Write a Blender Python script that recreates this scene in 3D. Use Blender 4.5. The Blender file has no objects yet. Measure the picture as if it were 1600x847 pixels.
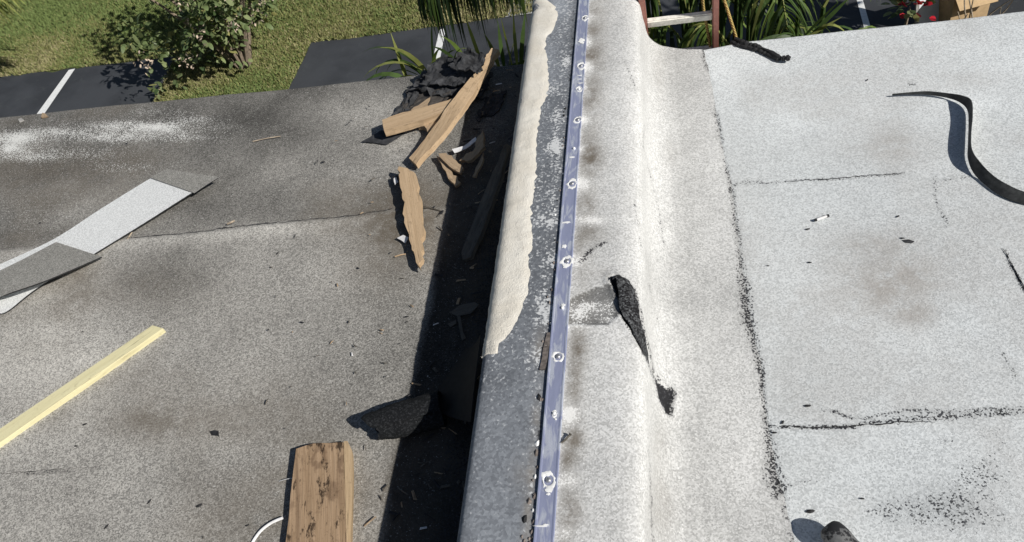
import bpy, bmesh, math, random
import numpy as np
from mathutils import Vector, Matrix
random.seed(7); rng = np.random.default_rng(7)
SC = bpy.context.scene
COL = SC.collection
R = math.radians
# ------------------------------------------------------------------ camera
F, HC = 1250.0, 2.5                       # focal length in photo pixels (1600 wide), eye height above the roof
d1 = np.array([185, 1483, F]); d1 /= np.linalg.norm(d1)
d2 = np.array([1, .06, -(185 + 1483*.06)/F]); d2 /= np.linalg.norm(d2)
d3 = np.cross(d1, d2)
if d3[1] < 0: d3 = -d3
CM = np.array([d2, d1, d3])               # camera (right, up, forward) -> world
EYE = np.array([0, 0, HC])
right, up, fwd = CM[:, 0], CM[:, 1], CM[:, 2]
cd = bpy.data.cameras.new('camera'); cam = bpy.data.objects.new('camera', cd); COL.objects.link(cam)
cam.matrix_world = Matrix(((right[0], up[0], -fwd[0], 0), (right[1], up[1], -fwd[1], 0), (right[2], up[2], -fwd[2], HC), (0, 0, 0, 1)))
cd.sensor_fit = 'HORIZONTAL'; cd.sensor_width = 36; cd.lens = 36*F/1600
cd.clip_start = .05; cd.clip_end = 500
SC.camera = cam
# ------------------------------------------------------------------ light
SUN = np.array([1.19, -.55, 1.0]); SUN /= np.linalg.norm(SUN)      # direction to the sun
el = math.asin(SUN[2])
w = bpy.data.worlds.new('World'); SC.world = w; w.use_nodes = True
sky = w.node_tree.nodes.new('ShaderNodeTexSky'); sky.sky_type = 'NISHITA'; sky.sun_disc = False
sky.sun_elevation = el; sky.sun_rotation = math.atan2(SUN[0], SUN[1])
bg = w.node_tree.nodes['Background']; bg.inputs[1].default_value = .05
w.node_tree.links.new(sky.outputs[0], bg.inputs[0])
sd = bpy.data.lights.new('sun', 'SUN'); sd.energy = 4.9; sd.angle = R(.5); sd.color = (1, .965, .91)
so = bpy.data.objects.new('sun', sd); COL.objects.link(so)
so.rotation_euler = Vector(-SUN).to_track_quat('-Z', 'Y').to_euler()
SC.view_settings.view_transform = 'Standard'; SC.view_settings.look = 'None'
SC.view_settings.exposure = 0; SC.view_settings.gamma = 1
try: SC.view_settings.use_curve_mapping = False
except Exception: pass
# ------------------------------------------------------------------ geometry helpers
def at(px, py, z=0.0):                    # photo point -> point on the horizontal plane z
    r = CM @ np.array([px-800, 423.5-py, F]); return EYE + (z-HC)/r[2]*r
def atY(px, py, Y):                       # photo point -> point on the vertical plane y = Y
    r = CM @ np.array([px-800, 423.5-py, F]); return EYE + Y/r[1]*r
def proj(P):
    v = (np.asarray(P) - EYE) @ CM
    return 800 + F*v[..., 0]/v[..., 2], 423.5 - F*v[..., 1]/v[..., 2]
def sm(a, b, x): t = np.clip((x-a)/(b-a), 0, 1); return t*t*(3-2*t)
def hill(x, y):                           # slow waviness shared by the roof sheets
    return .004*np.sin(2.1*x+.7*y) + .003*np.sin(3.7*y-1.3*x+1) + .0018*np.sin(7.3*x+5.1*y+2)
_nv = rng.random((64, 64))
def vnoise(x, y):                         # cheap value noise
    xi = np.floor(x).astype(int); yi = np.floor(y).astype(int); fx = x-xi; fy = y-yi
    fx = fx*fx*(3-2*fx); fy = fy*fy*(3-2*fy)
    g = lambda a, b: _nv[a % 64, b % 64]
    return (g(xi, yi)*(1-fx)+g(xi+1, yi)*fx)*(1-fy) + (g(xi, yi+1)*(1-fx)+g(xi+1, yi+1)*fx)*fy
def fbm(x, y, o=4):
    return sum(vnoise(x*2**k+13*k, y*2**k+7*k)/2**(k+1) for k in range(o))/(1-.5**o)
def segdist(PX, PY, pts):                 # pts: (x, y, width, strength) chain -> field 0..1
    out = np.zeros_like(PX)
    for (a, b) in zip(pts[:-1], pts[1:]):
        ax, ay, aw, as_ = a; bx, by, bw, bs = b
        L = (bx-ax)**2 + (by-ay)**2 + 1e-9
        t = np.clip(((PX-ax)*(bx-ax) + (PY-ay)*(by-ay))/L, 0, 1)
        d = np.hypot(PX-ax-t*(bx-ax), PY-ay-t*(by-ay))
        out = np.maximum(out, (as_+t*(bs-as_))*np.exp(-(d/(aw+t*(bw-aw)))**2))
    return out
def blobs(PX, PY, L):
    out = np.zeros_like(PX)
    for (x, y, rx, ry, v) in L: out += v*np.exp(-((PX-x)/rx)**2 - ((PY-y)/ry)**2)
    return out
def inpoly(PX, PY, poly):
    ins = np.zeros(PX.shape, bool); n = len(poly)
    for i in range(n):
        x1, y1 = poly[i]; x2, y2 = poly[(i+1) % n]
        c = ((y1 > PY) != (y2 > PY)) & (PX < (x2-x1)*(PY-y1)/(y2-y1+1e-9)+x1); ins ^= c
    return ins
def polydist(PX, PY, poly):
    d = np.full(PX.shape, 1e9); n = len(poly)
    for i in range(n):
        ax, ay = poly[i]; bx, by = poly[(i+1) % n]; L = (bx-ax)**2+(by-ay)**2+1e-9
        t = np.clip(((PX-ax)*(bx-ax)+(PY-ay)*(by-ay))/L, 0, 1)
        d = np.minimum(d, np.hypot(PX-ax-t*(bx-ax), PY-ay-t*(by-ay)))
    return d
def link(o, parent=None):
    COL.objects.link(o)
    if parent is not None: o.parent = parent; o.matrix_parent_inverse = parent.matrix_world.inverted()
    return o
def tag(o, label=None, cat=None, group=None, kind=None):
    if label: o['label'] = label
    if cat: o['category'] = cat
    if group: o['group'] = group
    if kind: o['kind'] = kind
    return o
def thing(name, label, cat, loc=(0, 0, 0), group=None):
    o = bpy.data.objects.new(name, None); o.empty_display_size = .1
    o.matrix_world = Matrix.Translation(Vector(loc)); COL.objects.link(o)
    return tag(o, label, cat, group)
def mesh(name, V, Fc, mats, parent=None, smooth=False, mi=None, attrs=None):
    me = bpy.data.meshes.new(name)
    V = np.asarray(V, float); 
    if isinstance(Fc, np.ndarray):
        n, k = Fc.shape
        me.vertices.add(len(V)); me.vertices.foreach_set('co', V.ravel())
        me.loops.add(n*k); me.loops.foreach_set('vertex_index', Fc.ravel().astype(np.int32))
        me.polygons.add(n); me.polygons.foreach_set('loop_start', np.arange(0, n*k, k, dtype=np.int32))
        me.update(calc_edges=True)
    else:
        me.from_pydata([tuple(v) for v in V], [], Fc); me.update()
    for m in (mats if isinstance(mats, (list, tuple)) else [mats]): me.materials.append(m)
    if mi is not None: me.polygons.foreach_set('material_index', np.asarray(mi, np.int32))
    me.polygons.foreach_set('use_smooth', np.full(len(me.polygons), bool(smooth)))
    for k, a in (attrs or {}).items():
        at_ = me.attributes.new(k, 'FLOAT', 'POINT'); at_.data.foreach_set('value', np.asarray(a, np.float32).ravel())
    me.validate()
    o = bpy.data.objects.new(name, me)
    return link(o, parent)
def center(o):                            # origin at the base of a loose thing
    me = o.data; n = len(me.vertices); co = np.empty(n*3); me.vertices.foreach_get('co', co); co = co.reshape(-1, 3)
    c = co.mean(0); c[2] = co[:, 2].min(); me.vertices.foreach_set('co', (co-c).ravel()); me.update()
    o.location = c; return o
def gridf(n, m):                          # quads of an n x m vertex grid
    i = np.arange(n-1)[:, None]*m + np.arange(m-1)[None, :]
    return np.stack([i, i+m, i+m+1, i+1], -1).reshape(-1, 4)
def gridflip(f): return f[:, ::-1].copy()
def ribbon(name, Lp, Rp, th, mats, parent=None, sub=6, cross=6, bow=0.0, smooth=True):
    """sheet with thickness between two 3-D edge lines; mats = (top, underside, rim)"""
    def cr(P):
        P = np.asarray(P, float); out = []
        Q = np.vstack([2*P[0]-P[1], P, 2*P[-1]-P[-2]])
        for i in range(len(P)-1):
            a, b, c, d = Q[i:i+4]
            for t in np.arange(sub)/sub:
                out.append(.5*(2*b+(c-a)*t+(2*a-5*b+4*c-d)*t*t+(3*b-a-3*c+d)*t**3))
        out.append(P[-1]); return np.array(out)
    A, B = cr(Lp), cr(Rp); n, m = len(A), cross+1
    t = np.linspace(0, 1, m)[None, :, None]
    G = A[:, None]*(1-t) + B[:, None]*t
    if bow: G[..., 2] += bow*np.sin(np.pi*t[..., 0])
    du = np.gradient(G, axis=0); dv = np.gradient(G, axis=1)
    nn = np.cross(du, dv); nn /= np.linalg.norm(nn, axis=-1, keepdims=True)+1e-9
    T = G + nn*th/2; Bm = G - nn*th/2
    V = np.vstack([T.reshape(-1, 3), Bm.reshape(-1, 3)]); N = n*m
    f = gridf(n, m); fs = [f, f[:, ::-1]+N]; mi = [0]*len(f)+[1]*len(f)
    ring = [i*m for i in range(n)] + [(n-1)*m+j for j in range(1, m)] + [i*m+m-1 for i in range(n-2, -1, -1)] + [j for j in range(m-2, 0, -1)]
    rf = np.array([[ring[i], ring[(i+1) % len(ring)], ring[(i+1) % len(ring)]+N, ring[i]+N] for i in range(len(ring))])
    fs.append(rf+2*N); mi += [2]*len(rf); V = np.vstack([V, V])
    o = mesh(name, V, np.vstack(fs), list(mats), parent, smooth, mi)
    return o
def slab(name, outline, th, mat_, parent=None, rag=0.0, sub=3, bevel=0.0, under=None):
    """piece with thickness from the outline of its top face: (px, py, z) points"""
    P = [np.array(at(x, y, z)) for x, y, z in outline]
    Q = []
    for a, b in zip(P, P[1:]+P[:1]):
        L = np.linalg.norm(b-a); k = max(1, min(sub, int(L/.02)))
        for t in range(k):
            q = a+(b-a)*t/k
            if t: q = q + np.array([rng.normal(0, rag), rng.normal(0, rag), 0])
            Q.append(q)
    Q = np.array(Q); c = Q.mean(0)
    u, s, vt = np.linalg.svd(Q-c); ax = vt[0]; ax[2] *= 1; ax /= np.linalg.norm(ax)
    nz = vt[2] if vt[2][2] > 0 else -vt[2]; ay = np.cross(nz, ax)
    M3 = np.stack([ax, ay, nz], 1); Lc = (Q-c) @ M3
    area = np.sum(Lc[:, 0]*np.roll(Lc[:, 1], -1)-np.roll(Lc[:, 0], -1)*Lc[:, 1])
    if area < 0: Lc = Lc[::-1]
    n = len(Lc)
    bm = bmesh.new()
    tv = [bm.verts.new(v) for v in Lc]; bv = [bm.verts.new(v-np.array([0, 0, th])) for v in Lc]
    bm.faces.new(tv); bm.faces.new(bv[::-1])
    for i in range(n): bm.faces.new((tv[i], bv[i], bv[(i+1) % n], tv[(i+1) % n]))
    if bevel:
        bmesh.ops.bevel(bm, geom=[e for e in bm.edges], offset=bevel, segments=1, affect='EDGES', clamp_overlap=True)
    bmesh.ops.triangulate(bm, faces=[f for f in bm.faces if len(f.verts) > 4])
    me = bpy.data.meshes.new(name); bm.to_mesh(me); bm.free(); me.materials.append(mat_)
    o = bpy.data.objects.new(name, me)
    o.matrix_world = Matrix(((*M3[0], c[0]), (*M3[1], c[1]), (*M3[2], c[2]), (0, 0, 0, 1)))
    return link(o, parent)
def tube(name, P, rad, mat_, parent=None, seg=8, cap=True):
    P = np.asarray(P, float); n = len(P); rad = np.broadcast_to(np.asarray(rad, float), (n,))
    T = np.gradient(P, axis=0); T /= np.linalg.norm(T, axis=1, keepdims=True)+1e-9
    ref = np.array([0, 0, 1.]) if abs(T[0][2]) < .9 else np.array([1., 0, 0])
    A = np.cross(T, ref); A /= np.linalg.norm(A, axis=1, keepdims=True)+1e-9; B = np.cross(T, A)
    an = np.arange(seg)*2*np.pi/seg
    V = P[:, None]+rad[:, None, None]*(np.cos(an)[None, :, None]*A[:, None]+np.sin(an)[None, :, None]*B[:, None])
    Fc = []
    for i in range(n-1):
        for j in range(seg):
            Fc.append((i*seg+j, i*seg+(j+1) % seg, (i+1)*seg+(j+1) % seg, (i+1)*seg+j))
    if cap: Fc += [tuple(range(seg))[::-1], tuple((n-1)*seg+j for j in range(seg))]
    return mesh(name, V.reshape(-1, 3), Fc, mat_, parent, False)
def spline(P, k=8):
    P = np.asarray(P, float); Q = np.vstack([2*P[0]-P[1], P, 2*P[-1]-P[-2]]); out = []
    for i in range(len(P)-1):
        a, b, c, d = Q[i:i+4]
        for t in np.arange(k)/k: out.append(.5*(2*b+(c-a)*t+(2*a-5*b+4*c-d)*t*t+(3*b-a-3*c+d)*t**3))
    out.append(P[-1]); return np.array(out)
def boxmesh(name, size, M, mat_, parent=None, bevel=0.0):
    bm = bmesh.new(); bmesh.ops.create_cube(bm, size=1)
    bmesh.ops.scale(bm, vec=size, verts=bm.verts)
    if bevel: bmesh.ops.bevel(bm, geom=list(bm.edges), offset=bevel, segments=2, affect='EDGES')
    me = bpy.data.meshes.new(name); bm.to_mesh(me); bm.free(); me.materials.append(mat_)
    o = bpy.data.objects.new(name, me); o.matrix_world = M
    return link(o, parent)
def frame(c, ax, nz):
    ax = np.asarray(ax, float); ax /= np.linalg.norm(ax); nz = np.asarray(nz, float); nz = nz-ax*(nz@ax); nz /= np.linalg.norm(nz)
    ay = np.cross(nz, ax)
    return Matrix(((ax[0], ay[0], nz[0], c[0]), (ax[1], ay[1], nz[1], c[1]), (ax[2], ay[2], nz[2], c[2]), (0, 0, 0, 1)))
# ------------------------------------------------------------------ material helpers
class Mat:
    def __init__(s, name, rough=.9, spec=.3):
        s.m = bpy.data.materials.new(name); s.m.use_nodes = True; s.t = s.m.node_tree
        s.b = s.t.nodes['Principled BSDF']; s.b.inputs['Roughness'].default_value = rough
        s.b.inputs['Specular IOR Level'].default_value = spec
        s.tc = s.t.nodes.new('ShaderNodeTexCoord').outputs['Object']
    def n(s, typ, ins=None, **kw):
        nd = s.t.nodes.new(typ)
        for k, v in kw.items(): setattr(nd, k, v)
        for k, v in (ins or {}).items(): s.set(nd.inputs[k], v)
        return nd
    def set(s, sock, v):
        if isinstance(v, bpy.types.NodeSocket): s.t.links.new(v, sock)
        else:
            if sock.type == 'RGBA' and len(v) == 3: v = (*v, 1)
            sock.default_value = v
    def noise(s, sc, det=3, rough=.6, vec=None, dist=0):
        return s.n('ShaderNodeTexNoise', {'Vector': vec or s.tc, 'Scale': sc, 'Detail': det, 'Roughness': rough, 'Distortion': dist}).outputs['Fac']
    def vor(s, sc, vec=None, out='Color', feat='F1'):
        return s.n('ShaderNodeTexVoronoi', {'Vector': vec or s.tc, 'Scale': sc}, feature=feat).outputs[out]
    def math(s, op, a, b=0.0, c=0.0):
        nd = s.n('ShaderNodeMath', {0: a, 1: b}, operation=op)
        if op in ('MULTIPLY_ADD',): s.set(nd.inputs[2], c)
        return nd.outputs[0]
    def ss(s, x, a, b):
        return s.n('ShaderNodeMapRange', {0: x, 1: a, 2: b, 3: 0.0, 4: 1.0}, interpolation_type='SMOOTHSTEP').outputs[0]
    def mix(s, f, a, b, mode='MIX'):
        nd = s.n('ShaderNodeMix', data_type='RGBA', blend_type=mode)
        s.set(nd.inputs[0], f); s.set(nd.inputs[6], a); s.set(nd.inputs[7], b); return nd.outputs[2]
    def attr(s, name): return s.n('ShaderNodeAttribute', attribute_name=name).outputs['Fac']
    def scale(s, v): return s.n('ShaderNodeMapping', {'Vector': s.tc, 'Scale': v}).outputs[0]
    def sepx(s, col): return s.n('ShaderNodeSeparateColor', {0: col}).outputs[0]
    def col(s, c): s.set(s.b.inputs['Base Color'], c); return s
    def bump(s, h, strength=.3, dist=.003):
        nd = s.n('ShaderNodeBump', {'Height': h, 'Strength': strength, 'Distance': dist}); s.t.links.new(nd.outputs[0], s.b.inputs['Normal']); return s
def simple(name, c, rough=.8, var=.25, sc=30, spec=.3, metal=0):
    M = Mat(name, rough, spec); c = np.array(c)
    n = M.noise(sc, 4)
    M.col(M.mix(M.ss(n, .3, .7), c*(1-var), np.minimum(c*(1+var), .95))); M.b.inputs['Metallic'].default_value = metal
    M.bump(n, .2, .002); return M.m
def granule(name, lo, hi, dark=(.02, .02, .021), white=(.72, .72, .69), stain=(.13, .11, .085), gs=190, spread=(.30, .70), patch=0.12, pale=None, wamp=2.3):
    """mineral granule roofing: grains, worn asphalt and painted shade (dark), bleached patches (white), dirt (stain), all on surface attributes"""
    M = Mat(name, .93, .2)
    g = M.sepx(M.vor(gs)); nf = M.noise(gs*.8, 4, .75)
    mixv = M.math('MULTIPLY_ADD', g, .55, M.math('MULTIPLY', nf, .45))
    base = M.mix(M.ss(mixv, *spread), lo, hi)
    big = M.noise(2.3, 5, .65); mid = M.noise(14, 4, .65)
    f = M.math('ADD', M.math('MULTIPLY', M.math('SUBTRACT', big, .5), patch*5), M.math('MULTIPLY', M.math('SUBTRACT', mid, .5), patch*2.4))
    tone = M.math('ADD', M.math('ADD', f, 1.0), M.attr('tone'))
    tone = M.n('ShaderNodeClamp', {0: tone, 1: .12, 2: 1.7}).outputs[0]
    base = M.mix(1.0, base, M.n('ShaderNodeCombineColor', {0: tone, 1: tone, 2: tone}).outputs[0], 'MULTIPLY')
    st = M.math('MULTIPLY', M.attr('stain'), M.ss(M.math('ADD', mid, M.math('MULTIPLY', nf, .5)), .35, .85))
    base = M.mix(st, base, stain)
    wv = M.math('ADD', M.attr('white'), M.math('ADD', M.math('MULTIPLY', M.math('SUBTRACT', nf, .5), wamp), M.math('MULTIPLY', M.math('SUBTRACT', g, .5), .5)))
    base = M.mix(M.math('MULTIPLY', M.ss(wv, .38, .62), .9), base, white)
    if pale is not None: base = M.mix(M.attr('pale'), base, pale)
    # worn dark asphalt, broken up by the grains that still stick
    n2 = M.noise(gs*.42, 6, .8)
    dv = M.math('ADD', M.attr('dark'), M.math('ADD', M.math('MULTIPLY', M.math('SUBTRACT', n2, .5), 1.3), M.math('MULTIPLY', M.math('SUBTRACT', g, .5), .7)))
    dm = M.ss(dv, .42, .68)
    dk = M.mix(M.math('MULTIPLY', M.ss(g, .72, .95), .8), dark, tuple(np.array(dark)*3.2))
    base = M.mix(dm, base, dk)
    M.col(base)
    M.bump(M.math('ADD', mixv, M.math('MULTIPLY', dm, -.8)), .55, .003)
    return M.m
def wood(name, light, mid_, dark, knots=0.0, sc=1.0, weather=0.0):
    M = Mat(name, .8, .25)
    v = M.scale((3*sc, 60*sc, 60*sc)); gr = M.noise(1.0, 5, .65, v, .6)
    v2 = M.scale((1.2*sc, 14*sc, 14*sc)); br = M.noise(1.0, 3, .5, v2, 1.2)
    c = M.mix(M.ss(gr, .32, .68), mid_, light); c = M.mix(M.math('MULTIPLY', M.ss(br, .52, .72), .55), c, dark)
    fine = M.noise(90, 4, .7); c = M.mix(M.math('MULTIPLY', M.ss(fine, .55, .75), .45), c, dark)
    blot = M.noise(22, 5, .7); c = M.mix(M.math('MULTIPLY', M.ss(blot, .56, .72), .5), c, dark)
    crk = M.noise(1.0, 3, .6, M.scale((5*sc, 150*sc, 150*sc))); c = M.mix(M.math('MULTIPLY', M.ss(crk, .63, .67), .7), c, tuple(np.array(dark)*.5))
    if knots:
        k = M.n('ShaderNodeTexVoronoi', {'Vector': M.scale((7, 11, 3)), 'Scale': 1.0}).outputs['Distance']
        kk = M.math('ADD', k, M.math('MULTIPLY', M.math('SUBTRACT', M.noise(40, 3), .5), .45))
        ring = M.math('SUBTRACT', M.ss(kk, .10, .24), M.ss(kk, .26, .40))
        c = M.mix(M.math('MULTIPLY', M.math('MULTIPLY', ring, knots), -1.0) if False else M.math('MULTIPLY', ring, knots*.55), c, dark)
        rot = M.noise(15, 7, .75, M.scale((.5, 1.3, 1)))
        c = M.mix(M.math('MULTIPLY', M.ss(rot, .53, .60), knots), c, tuple(np.array(dark)*.25))
    if weather: c = M.mix(M.math('MULTIPLY', M.ss(M.noise(7, 4), .4, .7), weather), c, (.33, .31, .28))
    M.col(c); M.bump(M.math('ADD', gr, M.math('MULTIPLY', crk, -.8)), .6, .004); return M.m

m_left = granule('weathered_grey_membrane', (.12, .117, .108), (.49, .47, .43), gs=215, spread=(.02, .98), patch=.09)
m_right = granule('pale_granule_membrane', (.34, .357, .36), (.71, .737, .74), dark=(.022, .023, .026), stain=(.30, .27, .24), gs=190, spread=(-.12, .84), patch=.04, pale=(.70, .69, .66))
m_flash = granule('dusty_granule_flashing', (.33, .33, .32), (.69, .69, .675), dark=(.022, .022, .024), stain=(.155, .135, .11), white=(.80, .80, .78), gs=195, spread=(-.05, .86), patch=.05, pale=(.76, .75, .72))
m_cap = granule('grey_weathered_cap_membrane', (.13, .14, .155), (.21, .225, .245), dark=(.045, .047, .052), white=(.62, .63, .63), stain=(.30, .27, .23), gs=120, spread=(.15, .85), patch=.10, wamp=1.35)
def cream():
    M = Mat('cream_stucco_coating', .92, .2); n = M.noise(70, 5, .7); b = M.noise(6, 4)
    c = M.mix(M.ss(b, .35, .7), (.70, .655, .565), (.78, .745, .665)); c = M.mix(M.math('MULTIPLY', M.ss(n, .56, .72), .55), c, (.52, .47, .41))
    c = M.mix(M.ss(M.noise(160, 3), .70, .76), c, (.22, .20, .17)); M.col(c); M.bump(M.math('ADD', n, M.noise(220, 3)), .6, .006); return M.m
m_cream = cream()
def barmat():
    M = Mat('sky_tinted_metal_bar', .32, .5); n = M.noise(9, 4, .6, M.scale((4, 1, 1)), 1.0); f = M.noise(120, 4, .7)
    c = M.mix(M.ss(n, .47, .60), (.42, .45, .62), (.66, .69, .78)); c = M.mix(M.ss(f, .66, .72), c, (.55, .56, .60))  # blue tint and paler blotches imitate sky reflected in the bar
    M.col(c); M.b.inputs['Metallic'].default_value = .45; M.set(M.b.inputs['Roughness'], M.math('MULTIPLY_ADD', n, .35, .06)); M.bump(M.noise(7, 3, .5, M.scale((3, 1, 1))), .5, .006); return M.m
m_bar = barmat()
m_seal = simple('white_sealant', (.80, .80, .78), .6, .08, 60)
m_screw = simple('zinc_screw', (.42, .42, .43), .4, .2, 60, .5, .7)
m_gap = simple('black_mastic', (.022, .022, .023), .75, .4, 60)
m_conc = simple('grey_concrete', (.34, .33, .31), .95, .15, 20)
m_wallp = simple('beige_house_wall', (.55, .50, .42), .95, .08, 12)
m_black = simple('black_membrane', (.022, .022, .024), .7, .45, 40)
m_shade = simple('shade_black_membrane', (.009, .009, .010), .8, .3, 40)  # darker copy of the black membrane, its shade put into the colour
m_felt = simple('dark_felt', (.040, .041, .044), .85, .5, 22)
m_feltb = wood('brown_rotten_felt', (.075, .066, .058), (.045, .042, .04), (.02, .02, .02), 0, .6)
m_wsheet = granule('white_strip_granules', (.58, .59, .58), (.80, .81, .80), gs=260, patch=.01)
m_gsheet = granule('grey_strip_underside', (.15, .147, .135), (.36, .35, .32), gs=260, spread=(.1, .9), patch=.05)
m_tan = wood('raw_tan_wood', (.52, .38, .24), (.43, .305, .185), (.22, .15, .09))
m_tan2 = wood('splintered_wood', (.42, .31, .20), (.33, .24, .155), (.13, .095, .065), 0, 1.4)
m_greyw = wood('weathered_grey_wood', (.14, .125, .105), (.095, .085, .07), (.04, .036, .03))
m_plank = wood('knotty_pine_plank', (.41, .285, .18), (.29, .195, .115), (.11, .065, .038), .9, 1.0)
m_yellow = wood('fresh_yellow_wood', (.72, .67, .42), (.66, .60, .36), (.42, .36, .20), 0, .8)
m_pale = simple('pale_debris', (.72, .71, .70), .8, .1, 50)
m_twig = simple('dry_twig', (.40, .33, .25), .9, .3, 40)
# ------------------------------------------------------------------ roofs
YE = 3.65
ex = np.array([-9, -4.26, -1.43, -.7, -.04, .06, .15, .24, .34, 1.64, 5]); ey = np.array([3.76, 3.74, 3.684, 3.655, 3.646, 3.612, 3.598, 3.612, 3.632, 3.622, 3.6])
def edge(x): return np.interp(x, ex, ey)
def frange(a, b, s): return np.linspace(a, b, max(2, int(round((b-a)/s))+1))
def roofgrid(xs, ys, extra=None):
    X, Yp = np.meshgrid(xs, ys, indexing='ij')
    Y = Yp*edge(X)/YE
    rag = .006*(fbm(X*14, X*0+3.3)-.5)*sm(3.4, YE, Yp)
    Y = Y + rag
    Z = hill(X, Y)
    if extra is not None: Z = Z + extra(X, Y)
    # rolled edge and drip
    X2 = np.repeat(xs[:, None], 3, 1); e = Y[:, -1:]
    Y2 = e + np.array([[.010, .014, .012]]); Z2 = Z[:, -1:] + np.array([[-.006, -.02, -.10]])
    X, Y, Z = np.hstack([X, X2]), np.hstack([Y, Y2]), np.hstack([Z, Z2])
    return np.stack([X, Y, Z], -1)
lseam = np.array([at(x, y)[:2] for x, y in [(-700, 470), (-60, 398), (100, 385), (190, 376), (250, 371), (330, 362), (400, 353), (470, 346), (540, 339), (600, 329), (700, 322), (780, 318)]])
def lseamY(x): return np.interp(x, lseam[:, 0], lseam[:, 1])
unitL = thing('building', 'flat roofed building unit left of the parapet with dark weathered grey roof', 'building', (-3.5, 1.5, -3))
unitR = thing('building', 'flat roofed building unit right of the parapet with pale granulated roof', 'building', (2, 1.5, -3))
G = roofgrid(np.concatenate([frange(-9, -4.6, .2)[:-1], frange(-4.6, -.69, .013)]), np.concatenate([frange(-1.2, .7, .12)[:-1], frange(.7, YE, .0115)]),
             lambda X, Y: .009*(1-sm(-.018, .006, Y-lseamY(X)-.012*(fbm(X*6, Y*0)-.5))))
n, m = G.shape[:2]; PX, PY = proj(G); X, Y = G[..., 0], G[..., 1]
far = sm(-.005, .01, Y-lseamY(X)); fb = fbm(X*1.7, Y*1.7); fb2 = fbm(X*5+9, Y*5)
tone = -.42*far*sm(2.55, 2.75, Y+.2) + blobs(PX, PY, [(60, 600, 170, 130, .38), (600, 620, 120, 140, -.16), (620, 470, 70, 80, -.10), (140, 560, 120, 60, .12), (500, 480, 90, 90, .10), (420, 360, 120, 14, .22), (250, 440, 90, 40, -.18), (330, 700, 120, 60, -.10),
      (520, 620, 120, 70, -.10), (580, 390, 60, 40, -.12), (560, 175, 70, 30, .38), (620, 215, 50, 60, .40), (420, 260, 60, 20, .12), (560, 280, 60, 40, .18), (150, 310, 70, 30, .30), (60, 340, 60, 20, .2), (300, 320, 90, 25, -.12), (370, 190, 110, 22, -.10), (40, 260, 50, 30, -.1), (400, 790, 120, 60, -.16), (200, 800, 100, 50, .02), (20, 560, 60, 60, .1)])
tone += .55*(fb-.5) + .35*(fb2-.5) + .22*np.exp(-((Y-lseamY(X)+.035)/.045)**2)*(.4+fb2)
white = blobs(PX, PY, [(230, 198, 95, 9, .62), (170, 214, 60, 8, .5), (20, 216, 45, 10, .70), (90, 205, 40, 6, .4), (300, 186, 40, 5, .5), (40, 245, 50, 8, .35), (290, 215, 50, 8, .3), (120, 240, 70, 10, .3), (200, 262, 60, 10, .3), (15, 232, 25, 6, .5), (500, 150, 60, 8, .12), (260, 175, 50, 6, .3)])
white = white*.8*(.25+1.5*fbm(X*9, Y*9))+blobs(PX, PY, [(200, 205, 150, 26, .16), (30, 230, 70, 30, .2), (60, 330, 90, 40, .10)])
shadezone = sm(-1.10, -1.04, X+.03*(fbm(Y*4, X*0)-.5))  # mask of the parapet shade painted into the roof tone
stain = .5*sm(.48, .75, fbm(X*1.3+7, Y*1.9+2))+blobs(PX, PY, [(600, 400, 70, 60, .6), (430, 640, 100, 60, .35), (230, 660, 60, 30, .5), (350, 660, 50, 30, .35), (500, 700, 80, 60, .3), (640, 330, 50, 40, .4), (210, 450, 100, 40, .35)])
dark = .55*sm(-.98, -.80, X)*(.5+fb2)*(1-.6*sm(2.6, 3.4, Y)) + segdist(PX, PY, [(30, 742, 3, .3), (70, 738, 2.5, .75), (85, 737, 2.5, .5), (150, 733, 2, .4), (180, 730, 2, .3)])  # wall-side strip blackened to deepen the painted shade, plus a seam crack
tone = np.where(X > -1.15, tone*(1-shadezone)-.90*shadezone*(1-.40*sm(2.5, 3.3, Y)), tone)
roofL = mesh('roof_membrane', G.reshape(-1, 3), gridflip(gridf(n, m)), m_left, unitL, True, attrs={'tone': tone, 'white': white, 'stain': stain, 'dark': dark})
G = roofgrid(np.concatenate([frange(-.13, 1.75, .0085)[:-1], frange(1.75, 5, .1)]), np.concatenate([frange(-1.2, .8, .12)[:-1], frange(.8, YE, .009)]))
n, m = G.shape[:2]; PX, PY = proj(G); X, Y = G[..., 0], G[..., 1]
jx = 7*(fbm(X*8, Y*8)-.5); jy = 7*(fbm(X*8+5, Y*8+3)-.5)
VD = [(1120, 180, 5, .55), (1125, 205, 4, .5), (1130, 240, 3, .3), (1143, 295, 4, .5), (1150, 350, 5, .45), (1156, 400, 5, .45), (1163, 450, 10, .58), (1170, 500, 11, .6), (1182, 550, 7, .5), (1191, 590, 5, .7), (1195, 640, 4.5, .55), (1202, 690, 9, .55), (1208, 735, 13, .65), (1216, 765, 12, .7), (1222, 775, 8, .3), (1240, 850, 4, .2)]
VD = [(a, b, c*1.35, min(.80, d+.03)) for a, b, c, d in VD]
HS = [(1060, 663, 3, .35), (1120, 664, 2.5, .3), (1190, 665, 3, .45), (1225, 667, 3.5, .85), (1330, 668, 4.5, .9), (1350, 662, 6, .7), (1420, 656, 8, .6), (1500, 650, 7, .55), (1620, 643, 8, .6)]
HS2 = [(1285, 643, 4, .4), (1305, 645, 6, .6), (1330, 655, 5, .5), (1400, 646, 5, .5), (1430, 642, 8, .5), (1510, 645, 8, .5), (1620, 634, 5, .5)]
HS = [(a, b, c*.75, d) for a, b, c, d in HS]; HS2 = [(a, b, c*.7, d) for a, b, c, d in HS2]
dark = segdist(PX+jx, PY+jy, HS)
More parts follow.
